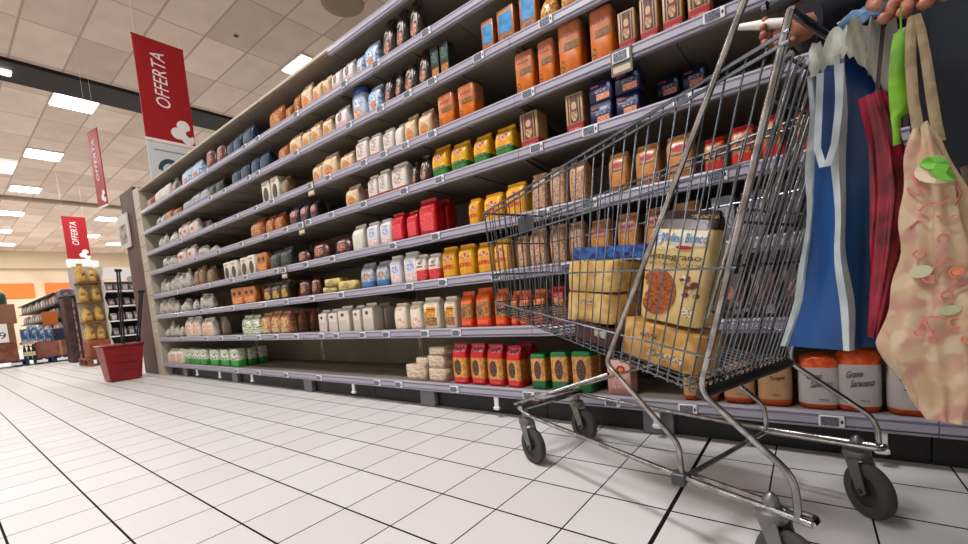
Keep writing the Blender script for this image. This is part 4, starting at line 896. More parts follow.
def disc(cx, cz, rx, rz, m, name, rot=0, lift=.0012):
    mb = MB(); n = 18; vs = []
    for off in (0, lift):
        vs.append((cx, fy(cx, cz)-off, cz))
        for k in range(n):
            a = 2*pi*k/n; dx, dz = rx*cos(a), rz*sin(a); x = cx+dx*cos(rot)-dz*sin(rot); z = cz+dx*sin(rot)+dz*cos(rot); vs.append((x, fy(x, z)-off, z))
    s = n+1; mb.add(vs, [(s, s+1+k, s+1+(k+1) % n) for k in range(n)]+[(1+k, 1+(k+1) % n, s+1+(k+1) % n, s+1+k) for k in range(n)]).build(name, m, fb, fo)
M_pk = mat('print_pink', '#b5625e', .7); M_gr = mat('print_green', '#62a832', .6); M_pg = mat('print_pale_green', '#a5a684', .7); M_or = mat('print_orange', '#cf7a52', .7); M_cr = mat('print_cream', '#bfae90', .7)
disc(.137, .687, .021, .017, M_cr, 'printed_halo', -.5)
disc(.133, .695, .0135, .0075, M_gr, 'printed_leaf', -.6, .0034); disc(.141, .680, .0135, .0075, M_gr, 'printed_leaf', -.6, .0034)
for cx, cz, r in ((.128, .550, .0045), (.143, .527, .005), (.119, .478, .004), (.131, .470, .0045), (.151, .556, .006), (.120, .583, .005), (.140, .600, .005), (.150, .492, .006), (.160, .470, .005)):
    ribbon([(cx+r*cos(a*pi/6), cz+r*sin(a*pi/6)) for a in range(13)], .0009, M_or if cx > .148 else M_pk, 'printed_ring')
for q in ([(.128, .555), (.133, .566), (.142, .572), (.150, .568)], [(.118, .482), (.122, .495), (.130, .500), (.141, .498)], [(.131, .475), (.126, .488), (.122, .500)], [(.120, .640), (.127, .648), (.138, .644), (.146, .650)], [(.134, .630), (.142, .622), (.150, .628)],
          [(.112, .620), (.120, .628), (.128, .624)], [(.143, .532), (.150, .540), (.160, .542)], [(.120, .660), (.113, .668), (.110, .680)], [(.126, .662), (.119, .672), (.116, .690)], [(.150, .640), (.156, .652), (.153, .664)]):
    ribbon(q, .0010, M_pk, 'printed_stem')
disc(.151, .556, .004, .004, M_or, 'printed_berry'); disc(.121, .56, .010, .008, M_pg, 'printed_leaf', .4); disc(.146, .508, .010, .006, M_pg, 'printed_leaf', .3)
M_lin = mat('strap_linen', '#8f7e60', .75, noise='#7d6c50', scale=60, bump=.4)
for pts in ([(.116, .123, .90), (.113, .122, .88), (.112, .122, .84), (.114, .124, .79), (.118, .129, .745), (.121, .131, .722)], [(.119, .127, .90), (.123, .131, .88), (.127, .136, .84), (.131, .141, .79), (.135, .145, .75), (.138, .148, .728)]):
    strip([[(a+(b-a)*j/3, .840-.012*(i/5)-.0015*sin(j), z) for j in range(4)] for i, (a, b, z) in enumerate(pts)], .003, M_lin, 'strap', fb, fo)
# second, darker tote at the frame's edge
so = Vector((.19, .86, .42)); sb = empty('tote_bag', so, 'greyish beige patterned bag at the right picture edge behind the floral bag', 'tote bag')
Ls_ = [(.70, .178), (.60, .195), (.50, .205), (.44, .21)]; Rs_ = [(.70, .215), (.60, .235), (.44, .24)]
bag_body(lambda z: [(interp(Ls_, z), .87), ((interp(Ls_, z)+interp(Rs_, z))/2, .845), (interp(Rs_, z), .87), (interp(Rs_, z), .905), (interp(Ls_, z), .905)], [.44+.26*i/14 for i in range(15)], so, 30, .002, 3).build('body', mat('tote_grey_beige', '#8d7f68', .7, noise=('#8a5c50', '#a3987c'), scale=24, bump=.4), sb, so, smooth=60)
strip([[(.190+.003*j, .872, .69+.03*i) for j in range(4)] for i in range(8)], .003, M_lin, 'strap', sb, so)

# ------------------------------------------------------------------ the person holding the bags
def skin_mesh(nodes, edges, rad, name, m, parent, org, lv=2):
    me = bpy.data.meshes.new(name); me.from_pydata([Vector(n)-org for n in nodes], edges, []); ob = bpy.data.objects.new(name, me); COL.objects.link(ob)
    sk = ob.modifiers.new('skin', 'SKIN'); sk.use_smooth_shade = True
    for i, r in enumerate(rad):
        s = me.skin_vertices[0].data[i]; s.radius = (r, r) if not isinstance(r, tuple) else r; s.use_root = (i == 0)
    sb_ = ob.modifiers.new('sub', 'SUBSURF'); sb_.levels = lv; sb_.render_levels = lv
    dg = bpy.context.evaluated_depsgraph_get(); m2 = bpy.data.meshes.new_from_object(ob.evaluated_get(dg)); ob.modifiers.clear(); ob.data = m2; bpy.data.meshes.remove(me)
    m2.materials.clear(); m2.materials.append(m); m2.polygons.foreach_set('use_smooth', [True]*len(m2.polygons)); ob.parent = parent; return ob
M_skin = mat('skin', '#ab7259', .5, noise='#9c634b', scale=20)
po = Vector((.42, 1.16, 0))
per = empty('person', po, 'person in a dark navy coat leaning over the trolley handle, holding the bags', 'person')
N_ = []; Ed = []; Ra = []
def node(p, r, par=None):
    N_.append(Vector(p)); Ra.append(r)
    if par is not None: Ed.append((par, len(N_)-1))
    return len(N_)-1
pel = node((.42, 1.16, .93), (.15, .11)); ch1 = node((.36, 1.15, 1.12), (.14, .10), pel); ch2 = node((.25, 1.13, 1.31), (.16, .10), ch1); nk = node((.17, 1.115, 1.43), .055, ch2); nk2 = node((.14, 1.11, 1.48), .05, nk)
h1 = node((.105, 1.105, 1.55), .085, nk2); h2 = node((.092, 1.10, 1.63), .088, h1); h3 = node((.092, 1.10, 1.695), .06, h2)
for s, x in ((-1, .36), (1, .50)):
    hp = node((.43, 1.16+s*.10, .87), .09, pel); kn = node((.42+(.03 if s > 0 else .0), 1.16+s*.11, .48), .06, hp); an = node((.46, 1.16+s*.11, .09), .04, kn); ft = node((.36, 1.16+s*.12, .04), .038, an)
def arm(sh, el, wr, fwd, side, curl):
    a = node(sh, .062, ch2); b = node(Vector(sh).lerp(Vector(el), .55), .050, a); c = node(el, .042, b); d = node(wr, .027, c)
    fwd = Vector(fwd).normalized(); side = Vector(side).normalized(); dn = Vector(curl).normalized(); wr = Vector(wr)
    pm = node(wr+fwd*.05, (.034, .018), d); tips = []
    for k, (o, ln) in enumerate(((-.030, .046), (-.010, .052), (.010, .050), (.029, .042))):
        q = wr+fwd*.070+side*o; f1 = node(q, .0095, pm); f2 = node(q+fwd*ln*.40+dn*ln*.25, .0088, f1); f3 = node(q+fwd*ln*.42+dn*ln*.75, .0078, f2)
    t1 = node(wr+fwd*.030-side*.034, .011, pm); t2 = node(wr+fwd*.058-side*.046+dn*.018, .0095, t1); node(wr+fwd*.070-side*.034+dn*.040, .008, t2)
arm((.24, 1.30, 1.35), (.17, 1.34, 1.13), (.020, 1.225, 1.100), (-1, -.12, .12), (0, .35, 1), (.2, -1, -.1))
arm((.27, .955, 1.34), (.25, .90, 1.15), (.140, .905, 1.01), (-.10, -.25, -1), (1, -.1, 0), (-.3, -1, -.2))
bd_ = skin_mesh(N_, Ed, Ra, 'body', M_skin, per, po, 1)
# face
M_eye = mat('eye_white', '#e6e0da', .3); M_hair = mat('hair_dark', '#2a1c16', .6, bump=.6, bscale=80)
hc = Vector((.092, 1.10, 1.625)); fd = Vector((-.97, -.05, -.22)).normalized(); sd = Vector((.05, -1, 0)).normalized(); ud = fd.cross(sd).normalized(); ud = ud if ud.z > 0 else -ud
def ball(c, r, name, m, sc=(1, 1, 1)):
    mb = MB().lathe((0, 0, 0), [(r*sin(pi*i/10)+1e-5, -r*cos(pi*i/10)) for i in range(11)], 16)
    mb.v = [tuple(Vector(c)+fd*v[0]*sc[0]+sd*v[1]*sc[1]+ud*v[2]*sc[2]) for v in mb.v]; return mb.build(name, m, bd_, po, smooth=60)
for s in (1, -1):
    ball(hc+fd*.080+sd*s*.032-ud*.002, .012, 'eye', M_eye); ball(hc+fd*.089+sd*s*.032-ud*.002, .006, 'iris', mat('iris', '#3a2418', .2)); ball(hc+sd*s*.086-ud*.012, .03, 'ear', M_skin, (.6, .3, 1))
    ball(hc+fd*.088+sd*s*.032+ud*.022, .016, 'eyebrow', M_hair, (.3, 1, .25))
ball(hc+fd*.094-ud*.028, .018, 'nose', M_skin, (.9, .7, 1.2)); ball(hc+fd*.083-ud*.060, .020, 'mouth', mat('lips', '#8d4a40', .5), (.35, 1, .35))
ball(hc-fd*.022+ud*.030, .112, 'hair', M_hair, (1.0, .92, .95))
# coat, sleeves, trousers, shoes
M_coat = mat('navy_coat', '#0d1520', .85, noise='#0a111a', scale=8, bump=.5, bscale=30)
M_trs = mat('dark_trousers', '#16161a', .8)
rows = [(.44, .40, 1.16, .255, .185), (.55, .40, 1.16, .25, .18), (.75, .395, 1.16, .235, .175), (.93, .39, 1.16, .225, .17), (1.08, .365, 1.155, .21, .165), (1.14, .33, 1.15, .21, .17), (1.22, .27, 1.145, .215, .18), (1.31, .235, 1.135, .185, .205), (1.37, .205, 1.125, .13, .15), (1.42, .18, 1.118, .085, .085), (1.455, .16, 1.116, .07, .075)]
r_ = random.Random(2); mb = MB(); n = 32; vs = []
for i, (z, cx, cy, a, b) in enumerate(rows):
    for k in range(n):
        q = 2*pi*k/n; w = 1+.02*sin(5*q+z*4)*(1 if z < 1.1 else .4); vs.append((cx+a*cos(q)*w, cy+b*sin(q)*w, z+(.006*sin(3*q) if i == 0 else 0)))
fs = [(i*n+k, i*n+(k+1) % n, (i+1)*n+(k+1) % n, (i+1)*n+k) for i in range(len(rows)-1) for k in range(n)]
coat = mb.add(vs, fs+[tuple(range(n-1, -1, -1)), tuple((len(rows)-1)*n+k for k in range(n))]).build('coat', M_coat, bd_, po, smooth=60)
for sh, el, wr in (((.24, 1.28, 1.35), (.17, 1.335, 1.13), (.012, 1.235, 1.105)), ((.27, .98, 1.34), (.25, .90, 1.16), (.20, .903, 1.09))):
    sh, el, wr = Vector(sh), Vector(el), Vector(wr)
    MB().tube([sh, sh.lerp(el, .5), el, el.lerp(wr, .5), wr], [.080, .072, .066, .062, .050], 16, fillet=0).build('sleeve', M_coat, bd_, po, smooth=60)
for s in (-1, 1):
    MB().tube([(.43, 1.16+s*.10, .90), (.42+(.03 if s > 0 else .0), 1.16+s*.11, .48), (.46, 1.16+s*.11, .07)], [.10, .078, .062], 16).build('trouser_leg', M_trs, bd_, po, smooth=60)
    m = loft([(0, .06, .13, 2.6), (.02, .062, .135, 2.6), (.05, .055, .11, 2.4), (.09, .05, .06, 2.2)], 20); m.v = [(.42+y, 1.16+s*.115+x, z) for x, y, z in m.v]; m.build('shoe', M_black, bd_, po, smooth=60)
# pale blue denim cloth over the arm, bracelet
strip([[(.058+.085*j/8+.004*sin(i), 1.08+.006*sin(j*1.3+i), .995+.030*i/4+.032*j/8+.003*sin(j*2+i)) for j in range(9)] for i in range(5)], .006, mat('denim_cloth', '#5f83ab', .8, noise=('#41658f', '#86a6c6'), scale=30, bump=.6), 'denim_cuff', bd_, po)
for k in range(9):
    a = k/9*2*pi; 
m = MB()
for k in range(12):
    a = 2*pi*k/12; m.cyl((.150+.036*cos(a), .90+.036*sin(a), 1.03+.01*cos(a)), (0, 0, 1), .006, .007, 8)
m.build('bracelet', mat('bracelet_silver', '#d8d8dc', .2, metal=1), bd_, po, smooth=50)
pen = MB().tube([(-.128, 1.215, 1.155), (-.115, 1.214, 1.150), (-.06, 1.205, 1.128), (-.02, 1.20, 1.112)], [.0015, .006, .011, .010], 12).build('price_scanner', mat('pen_white', '#e9e4dc', .4), org=(-.07, 1.205, 1.13), smooth=50)
tag(pen, 'slim white pointed gadget held in the hand above the trolley', 'handheld gadget')
LIGHTS = [(-1.6, -.3, 190), (-5.5, -.3, 20), (-9.1, -.3, 30), (-3.0, -4.6, 85), (-8, -4.6, 60), (-12.7, -.3, 55), (-16.3, -.3, 75), (-14.05, 4.5, 100), (-10.5, 7, 90), (-20, -.3, 140), (-26, 1.0, 260), (-20, 7.0, 200), (-27, 6.0, 200)]  # unseen ceiling lamps added to brighten floor, shelves and far ceiling
# ------------------------------------------------------------------ hanging signs
def banner(name, X, y0, y1, z0, z1, label, facing='x', letters=True, clover=True):
    """sign hanging across the aisle, printed side towards +x"""
    t = empty(name, (X, (y0+y1)/2, z0), label, 'hanging sign', 'red hanging signs'); org = t.location; H = z1-z0; W = y1-y0
    MB().box(X-.006, X+.006, y0, y1, z0, z1, bev=.002).build('board', M_red, t, org)
    MB().box(X-.008, X+.008, y0-.004, y1+.004, z0-.02, z0+.002).build('bottom_rail', M_signw, t, org)
    MB().box(X-.008, X+.008, y0-.004, y1+.004, z1, z1+.012).build('top_rail', M_red, t, org)
    w = MB()
    for y in (y0+.03, y1-.03): w.tube([(X, y, z1), (X, y, CEIL-.001)], .0015, 4)
    w.build('wires', M_white, t, org)
    if letters: text('OFFERTA', M_signw, t, (X+.0065, y0+W*.58, z0+H*.34), (0, 0, 1), (0, -1, 0), H*.55, W*.28, org=org, depth=.002, shear=.18)
    if clover:
        cy, cz, r = y0+W*.82, z0+H*.115, W*.135; q = []
        for k, (a, b) in enumerate(((-1.25, -.25), (-.25, 1.15), (.25, -1.0), (-.2, .1))):
            c = MB().cyl((X+.0075+.0004*k, min(cy+a*r, y1-r*.95), max(cz+b*r, z0+r)), (1, 0, 0), r*(1.02 if k < 3 else .6), .003, 24); c.build('clover_leaf', M_signw, t, org)
        MB().cyl((X+.0105, min(cy+.55*r, y1-.6*r), cz+.0*r), (1, 0, 0), r*.55, .003, 20).build('clover_core', M_red, t, org)
    return t
banner('hanging_sign', -5.6, 1.64, 2.11, 2.60, 3.66, 'large red OFFERTA sign hanging above the far end of the shelving')
banner('hanging_sign', -14.9, 2.34, 2.79, 2.45, 3.52, 'small distant red OFFERTA sign left of the brown end panel')
t = banner('hanging_sign', -8, 1.5, 1.8, 2.32, 3.34, 'thin red sign seen almost edge-on, hanging from the lit ceiling')
t.rotation_euler = (0, 0, radians(-82)); t.location = (-7.86, 1.688, 2.32)
t = empty('poster', (-5.6, 1.87, 2.14), 'white poster with a dark arch emblem under the large red sign', 'poster'); org = t.location
MB().box(-5.606, -5.594, 1.64, 2.11, 2.13, 2.555, bev=.002).build('board', mat('poster_white', '#d6d8da', .5), t, org)
m = MB(); n = 24; a_ = [(1.83+.115*cos(pi*k/n), 2.27+.13*sin(pi*k/n)) for k in range(n+1)]; b_ = [(1.83+.075*cos(pi*k/n), 2.27+.08*sin(pi*k/n)) for k in range(n+1)]
for k in range(n):
    q = [(-5.5935, *a_[k]), (-5.5935, *a_[k+1]), (-5.5935, *b_[k+1]), (-5.5935, *b_[k])]; m.add(q+[(-5.591, y, z) for _, y, z in q], [(0, 3, 2, 1), (4, 5, 6, 7), (0, 1, 5, 4), (2, 3, 7, 6)])
m.box(-5.5935, -5.591, 1.74, 1.92, 2.23, 2.27); m.build('emblem', mat('emblem_teal', '#2f5560', .5, noise='#24434c'), t, org)
MB().box(-5.5935, -5.592, 1.70, 2.03, 2.475, 2.49).build('text_line', mat('poster_grey', '#8f9a9c', .5), t, org)
t = empty('information_board', (-14.9, 2.62, 1.3), 'pale grey board with a white header beneath the small distant red sign', 'board'); org = t.location
MB().box(-14.92, -14.88, 2.30, 2.92, 1.3, 2.22, bev=.004).build('board', mat('board_grey', '#a39e98', .6), t, org); MB().box(-14.92, -14.87, 2.30, 2.92, 2.22, 2.42, bev=.004).build('header', M_signw, t, org)
MB().box(-14.92, -14.88, 2.55, 2.60, 0, 1.3).build('post', M_grey, t, org)

# ------------------------------------------------------------------ red basket
bo_ = Vector((-6.1, 1.27, 0)); t = empty('shopping_basket', bo_, 'red rolling basket with black pull handles on the floor by the far shelf end', 'basket')
M_rb = mat('basket_red', '#8f0c12', .4, noise='#800a10', scale=5)
def frust(mb, x0, x1, y0, y1, z0, X0, X1, Y0, Y1, z1, th):
    o = [(x0, y0, z0), (x1, y0, z0), (x1, y1, z0), (x0, y1, z0), (X0, Y0, z1), (X1, Y0, z1), (X1, Y1, z1), (X0, Y1, z1)]
    i = [(x0+th, y0+th, z0+th), (x1-th, y0+th, z0+th), (x1-th, y1-th, z0+th), (x0+th, y1-th, z0+th), (X0+th, Y0+th, z1), (X1-th, Y0+th, z1), (X1-th, Y1-th, z1), (X0+th, Y1-th, z1)]
    mb.add(o+i, [(0, 3, 2, 1), (0, 1, 5, 4), (1, 2, 6, 5), (2, 3, 7, 6), (3, 0, 4, 7), (8, 9, 10, 11), (8, 12, 13, 9), (9, 13, 14, 10), (10, 14, 15, 11), (11, 15, 12, 8), (4, 5, 13, 12), (5, 6, 14, 13), (6, 7, 15, 14), (7, 4, 12, 15)])
m = MB(); frust(m, -6.28, -6.02, 1.13, 1.405, .012, -6.34, -5.99, 1.10, 1.455, .395, .006)
for z in (.12, .2, .28): m.box(-6.02, -6.012+.08*z, 1.16, 1.37, z, z+.006)
m.build('tub', M_rb, t, bo_)
m = MB(); m.tube([(-6.35, 1.09, .395), (-5.98, 1.09, .395), (-5.98, 1.465, .395), (-6.35, 1.465, .395)], .012, 8, closed=True, fillet=.05); m.build('rim', M_rb, t, bo_, smooth=50)
for (a, b) in (((-6.2, 1.44, .37), (-6.08, 1.515, .98)), ((-6.2, 1.31, .37), (-6.25, 1.375, 1.24))):
    m = MB(); m.tube([a, b], .009, 8); d = Vector((0, .035, 0)); m.tube([Vector(a)+d*.6, Vector(b)+d*.6], .009, 8); m.tube([Vector(b)-d*.6, Vector(b)+d*1.2], .016, 8); m.build('pull_handle', M_black, t, bo_, smooth=50)
for x, y in ((-6.25, 1.15), (-6.25, 1.38), (-6.0, 1.15), (-6.0, 1.38)): MB().cyl((x+.02*(x < -6.1)-.04*(x > -6.1), y, .012), (0, 1, 0), .012, .012, 16).build('wheel', M_black, t, bo_, smooth=50)

# ------------------------------------------------------------------ promotional area at the far end of the aisle
M_pal = mat('pallet_blue', '#1c3560', .6, noise='#142a50', scale=8); M_wood = mat('pallet_wood', '#8d5f42', .75, noise='#7a4e34', scale=12)
def pallet(x0, x1, y0, y1, m, lab, grp, tagy=None):
    c = ((x0+x1)/2, (y0+y1)/2, 0); t = empty('pallet', c, lab, 'pallet', grp)
    q = MB()
    for k in range(5):
        xx = x0+(x1-x0)*(k+.08)/5; q.box(xx, xx+(x1-x0)*.16, y0, y1, .10, .12)
    q.build('deck', m, t, c); q = MB()
    for a in (0, .44, .88):
        for b in (0, .44, .88): q.box(x0+(x1-x0)*a, x0+(x1-x0)*(a+.12), y0+(y1-y0)*b, y0+(y1-y0)*(b+.12), .018, .10)
    for b in (0, .44, .88): q.box(x0, x1, y0+(y1-y0)*b, y0+(y1-y0)*(b+.12), 0, .018)
    q.build('blocks', m, t, c)
    if tagy: MB().box(x1+.001, x1+.008, tagy-.08, tagy+.08, .035, .085).build('label_plate', M_signw, t, c)
pallet(-13.2, -12.4, .30, 1.06, M_pal, 'blue pallet under the tall carton stack at the left edge', 'blue pallets', .97)
pallet(-13.2, -12.38, 1.10, 1.52, M_pal, 'blue pallet in the middle, under the green bottles', 'blue pallets', 1.33)
pallet(-13.2, -12.36, 1.55, 2.0, M_pal, 'blue pallet beside the dark display column', 'blue pallets', 1.62)
M_card = mat('cardboard', '#8a5f44', .8, noise='#7a5238', scale=5); M_cardr = mat('cardboard_red', '#7d3c30', .7, noise='#8a5844', scale=7)
def carton(x0, x1, y0, y1, z0, z1, m, lab, grp='cartons on the pallets'):
    c = ((x0+x1)/2, (y0+y1)/2, z0); t = empty('carton', c, lab, 'carton', grp); MB().box(x0, x1, y0, y1, z0, z1, bev=.006).build('box', m, t, c)
    MB().box(x0-.001, x1+.002, (y0+y1)/2-.02, (y0+y1)/2+.02, z0+.01, z1+.002).build('tape', mat('tape', '#a5825c', .4), t, c); return t
carton(-13.0, -12.42, .42, 1.03, .121, .48, M_cardr, 'reddish carton at the bottom of the left stack')
carton(-13.0, -12.42, .42, 1.03, .482, .86, M_card, 'brown carton in the middle of the left stack behind the price sign')
carton(-13.0, -12.42, .42, 1.08, .862, 1.24, M_card, 'brown carton topping the left stack')
t = empty('price_sign', (-12.3, .84, .50), 'white price sign reading 69 on the left carton stack', 'price sign')
MB().box(-12.36, -12.35, .62, .93, .50, .86, bev=.002).build('board', M_signw, t, t.location); text('69', M_black, t, (-12.3495, .70, .57), (0, 1, 0), (0, 0, 1), .20, .13, org=t.location, depth=.002)
MB().box(-12.415, -12.36, .75, .79, .6, .64).build('arm', M_grey, t, t.location)
o = loft([(0, .17, .17, 2.2), (.02, .19, .19, 2.2), (.2, .19, .19, 2.2), (.3, .12, .12, 2.2), (.34, .06, .06, 2)], 20); o = o.build('bottle', mat('dark_green_wrap', '#1d3a30', .3, noise='#3a5a4c', scale=12), smooth=50); o.location = (-12.7, .82, 1.243); tag(o, 'round dark green container on top of the left carton stack', 'container')
carton(-12.95, -12.42, 1.28, 1.98, .121, .45, M_cardr, 'wide reddish brown carton right of the green bottles')
proto = None
for i, y in enumerate((1.115, 1.175, 1.235)):
    if proto is None:
        proto = empty('bottle', (0, 0, 0)); MB().lathe((0, 0, 0), [(.024, 0), (.028, .01), (.028, .18), (.012, .25), (.012, .29)], 14).build('glass', mat('green_glass', '#1c2a1e', .2), proto, smooth=50)
        MB().lathe((0, 0, .07), [(.0285, 0), (.0285, .08)], 14).build('label', C('#cfc6a0'), proto); q = proto
    else: q = copy_tree(proto)
    q.location = (-12.44, y, .121); tag(q, '%s of three dark green bottles on the middle pallet' % ['leftmost', 'middle', 'rightmost'][i], 'bottle', 'green bottles on the middle pallet')
o = MB().box(-12.9, -12.43, 1.10, 1.27, .42, .47, bev=.006).build('tray', mat('tray_pink', '#c9a8a4', .5), org=(-12.7, 1.2, .42)); tag(o, 'pale pink tray above the green bottles', 'tray')
for v in o.data.vertices: pass
for i, (y, h) in enumerate(((1.10, .26), (1.21, .31), (1.32, .30), (1.43, .24))):
    r = rings_for('brick', .09, .047, h); t = empty('water_pack', (-12.55, y+.05, .472 if i < 2 else .452), 'bluish shrink-wrapped bottle pack, %s of the four on the cartons' % ['leftmost', 'second from left', 'third from left', 'rightmost'][i], 'bottle pack', 'blue wrapped packs on the cartons')
    loft(r, 20, .003, i).build('wrap', mat('blue_wrap', '#5f84b4', .2, noise=('#a8bcd8', '#2f4f80'), scale=14), t, smooth=50)
o = MB().box(-12.8, -12.43, 1.56, 1.95, .452, .70, bev=.01).build('crate', mat('navy_crate', '#1a2748', .5, noise='#121c38', scale=9), org=(-12.6, 1.75, .452)); tag(o, 'navy blue crate on the wide carton below the orange sign', 'crate')
t = empty('price_sign', (-12.6, 1.62, .702), 'small orange sign standing on the navy crate', 'price sign'); MB().box(-12.61, -12.60, 1.45, 1.68, .78, 1.06, bev=.002).build('board', mat('sign_orange', '#b5601c', .5), t, t.location); MB().box(-12.62, -12.61, 1.57, 1.60, .702, .80).build('stem', M_grey, t, t.location)

# tall dark display column, yellow display and its pallet
t = empty('display_stand', (-11.3, 1.72, 0), 'narrow dark brown display column left of the yellow bag display', 'display stand'); org = t.location
MB().box(-11.6, -11.15, 1.60, 1.70, .0, 1.25, bev=.01).build('column', mat('display_dark', '#2c1c1c', .5, noise='#4a2c28', scale=12), t, org)
MB().box(-11.6, -11.16, 1.705, 1.745, .0, 1.22, bev=.01).build('column', mat('display_grey', '#8d7f7c', .5, noise='#5a3c3c', scale=14), t, org)
MB().box(-11.6, -11.15, 1.75, 1.83, .0, 1.28, bev=.01).build('column', mat('display_maroon', '#4a2426', .5, noise='#2c1818', scale=12), t, org)
MB().box(-11.6, -11.15, 1.58, 1.85, 1.28, 1.42, bev=.02).build('header', mat('display_head', '#8d8088', .5, noise='#5a4a58', scale=12), t, org)
pallet(-10.1, -9.35, 1.52, 2.05, M_wood, 'wooden pallet under the yellow bag display', 'wooden pallet')
t = empty('display_stand', (-9.7, 1.72, .121), 'cardboard stand with wavy white side holding the golden bags', 'display stand'); org = t.location
MB().box(-9.95, -9.5, 1.58, 1.86, .121, .42, bev=.01).build('base', mat('display_orange', '#a85c38', .6, noise='#8d4428', scale=9), t, org)
for z in (.72, 1.05, 1.38): MB().box(-9.95, -9.52, 1.58, 1.87, z, z+.02).build('tray', mat('tray_brown', '#7d5a30', .6), t, org)
pts = [(1.87+.0+.035*abs(sin((z-.12)*9.5)), z) for z in [.121+.055*k for k in range(29)]]
m = MB(); vs = [(x, y, z) for x in (-9.96, -9.50) for y, z in pts]; n = len(pts); vs += [(x, 1.865+.0, z) for x in (-9.96, -9.50) for y, z in pts]
fs = []
for k in range(n-1): fs += [(n+k, n+k+1, 3*n+k+1, 3*n+k), (k, 2*n+k, 2*n+k+1, k+1), (k, k+1, n+k+1, n+k), (2*n+k, 3*n+k, 3*n+k+1, 2*n+k+1)]
m.add(vs, fs+[(n-1, 2*n+n-1, 3*n+n-1, n+n-1), (0, n, 3*n, 2*n)]).build('wavy_side', mat('wavy_white', '#cfc8b8', .5), t, org)
m = MB().box(-9.95, -9.93, 1.59, 1.865, .42, 1.7); m.build('back_board', mat('wavy_white', '#cfc8b8'), t, org)
M_ylw = mat('golden_bag_film', '#cf9f4a', .35, noise=('#b8822e', '#dcb868'), scale=9)
k = 0
for row, z in enumerate((.421, .742, 1.072, 1.402)):
    for j, y in enumerate((1.645, 1.79)):
        h = .27 if row < 3 else .30-.05*j
        r = rings_for('soft', .058, .085, h); q = empty('pasta_bag', (-9.68+.02*j, y, z), 'golden yellow bag, %s on %s tier of the wavy display' % (['left one', 'right one'][j], ['lowest', 'second', 'third', 'top'][row]), 'pasta bag', 'golden bags on the wavy display')
        q.rotation_euler = (0, 0, pi/2+(.3, -.25, .2)[(row*2+j) % 3]); q.scale = (1, 1, (1.05, .92, 1.0)[(row+j) % 3]); loft(r, 18, .006, k).build('body', M_ylw, q, smooth=60)
        rg2 = r; patch(r, 'rect', -.5, .5, .3, .6, .006).build('front_label', mat('bag_brownish', '#8d5a20', .4, noise='#e8cf8c', scale=20), q); k += 1

# end-of-aisle shelving unit with white shelves
def far_unit(org, x, y0, y1, H, zs, depth, label, seed, dark='#1c1416', cols=('#8d8580', '#5a4a48', '#c9c2bc', '#3c3436'), header=True, along='y', xs=None, gname=''):
    t = empty('shelving_unit', org, label, 'shelving'); r = random.Random(seed); o = Vector(org)
    if along == 'y':
        MB().box(x-depth, x-depth+.03, y0, y1, 0, H).build('back_panel', mat('unit_dark', dark, .7), t, o)
        for y in (y0, y1): MB().box(x-depth, x, y-.015, y+.015, 0, H).build('side', mat('unit_dark', dark), t, o)
        for z in zs: MB().box(x-depth+.03, x, y0+.015, y1-.015, z-.03, z).build('shelf', M_signw, t, o)
    else:
        MB().box(xs[0], xs[1], y1-.03, y1, 0, H).build('back_panel', mat('unit_grey', '#7d746c', .7), t, o)
        for z in zs: MB().box(xs[0], xs[1], y0, y1-.03, z-.025, z).build('shelf', M_black, t, o)
    return t
t = far_unit((-13, 2.85, 0), -12.9, 2.42, 3.35, 1.72, (.42, .78, 1.13, 1.48), .5, 'dark end shelving with bright white shelves between yellow display and brown panel', 3)
m = MB(); n = 20
vs = []
for x in (-12.93, -12.89):
    for k in range(n+1):
        y = 2.40+.97*k/n; vs.append((x, y, 1.70+.05*sin(k/n*5.5)))
    for k in range(n+1):
        y = 2.40+.97*k/n; vs.append((x, y, 2.02))
N1 = n+1; fs = []
for k in range(n): fs += [(2*N1+k, 2*N1+k+1, 3*N1+k+1, 3*N1+k), (k, N1+k, N1+k+1, k+1), (N1+k, 3*N1+k, 3*N1+k+1, N1+k+1), (k, k+1, 2*N1+k+1, 2*N1+k)]
m.add(vs, fs+[(0, 2*N1, 3*N1, N1), (n, N1+n, 3*N1+n, 2*N1+n)]).build('wavy_header', M_signw, t, Vector((-13, 2.85, 0)))
MB().box(-12.93, -12.885, 2.45, 3.3, 1.63, 1.675).build('header_band', mat('band_maroon', '#3a1a22', .5), t, Vector((-13, 2.85, 0)))
MB().cyl((-12.88, 3.06, 1.74), (1, 0, 0), .07, .01, 20).build('header_emblem', mat('emblem_grey', '#a8a0a0', .5), t, Vector((-13, 2.85, 0)))
pr_ = {}
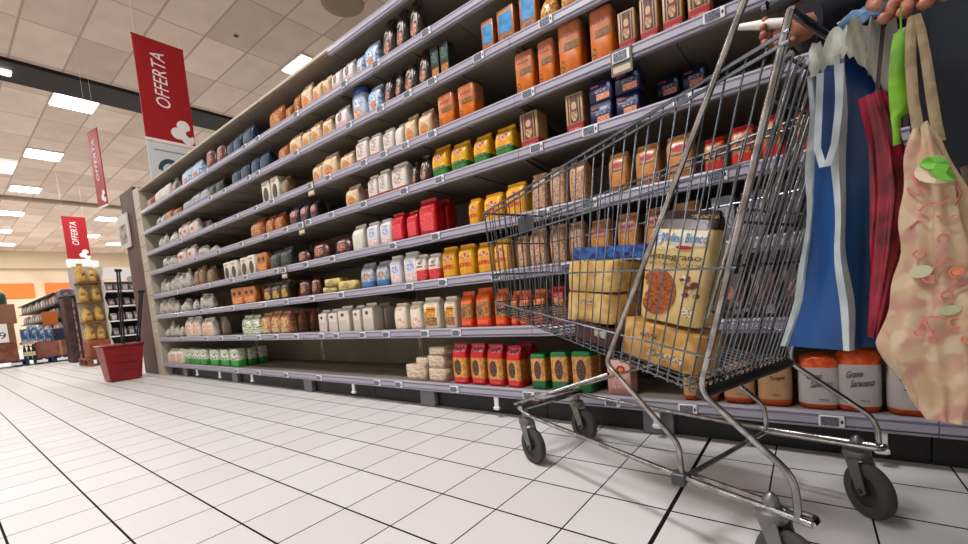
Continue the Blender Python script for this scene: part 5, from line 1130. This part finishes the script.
def small_pack(x, y, z, w, h, c, label, grp, rz=0, nm='packet'):
    key = c
    if key not in pr_:
        q = empty(nm, (0, 0, 0)); loft(rings_for('pouch', .05, .04, .15), 12, .001, 2).build('body', C(c, n='#6a5f5c', s=40), q, smooth=50)
        patch(rings_for('pouch', .05, .04, .15), 'rect', -.7, .7, .2, .65, .002).build('front_label', C('#c8c0ba', n=c, s=70), q); pr_[key] = q
    else: q = copy_tree(pr_[key])
    q.location = (x, y, z+.001); q.scale = (w/.1, 1.3, h/.15); q.rotation_euler = (0, 0, rz); tag(q, label, 'packet', grp)
r = random.Random(5); PC = ['#a39c9a', '#4a3c3c', '#c6bfba', '#6d5c58', '#2c2426', '#8d6a58']
TI = ['lowest', 'second', 'third', 'top']
for i, z in enumerate((.42, .78, 1.13, 1.48)):
    for j in range(6): small_pack(-12.99, 2.52+.145*j, z, .115, r.uniform(.14, .2), PC[(i*5+j*3) % 6], 'small packet, %s from left on the %s white shelf of the dark unit' % (ORD[j] if j else 'first', TI[i]), 'packets on the dark end unit', pi/2)
# long shelving far at the left
t = far_unit((-18, 2.1, 0), 0, 1.98, 2.5, 1.62, (.25, .62, .98, 1.34, 1.62), .5, 'long distant shelving full of pale packets at the far left', 4, along='x', xs=(-22, -15.05))
for i, z in enumerate((.62, .98, 1.34)):
    for j in range(14): small_pack(-15.30-.47*j, 2.06, z, .36, r.uniform(.22, .28), PC[(i*3+j*5) % 6], 'pale packet, %s from the near end, %s tier of the distant shelving' % ((ORD+['thirteenth', 'fourteenth'])[j] if j else 'first', TI[i+1]), 'packets on the long distant shelving')
# ceiling specks
o = MB().box(-6.73, -6.66, 3.24, 3.30, CEIL-.004, CEIL-.0005).build('ceiling_mark', M_black, org=(-6.7, 3.27, CEIL-.004)); tag(o, 'small black scrap stuck on the ceiling right of the large red sign', 'ceiling scrap')

# ------------------------------------------------------------------ lights of the hall: visible panels and added unseen ones
for x, y, lb in vis: arealight(x, y, CEIL-.06, .6, .55, 45)
for x, y, p in LIGHTS: arealight(x, y, CEIL-.06, 1.2, .6, p)
for x, y, p in LIGHTS:
    lamp(x, y, lab='added ceiling panel outside the picture, lighting the hall')
w = bpy.data.worlds.new('world'); SC.world = w; w.use_nodes = True; w.node_tree.nodes['Background'].inputs[0].default_value = (.8, .75, .7, 1); w.node_tree.nodes['Background'].inputs[1].default_value = .2
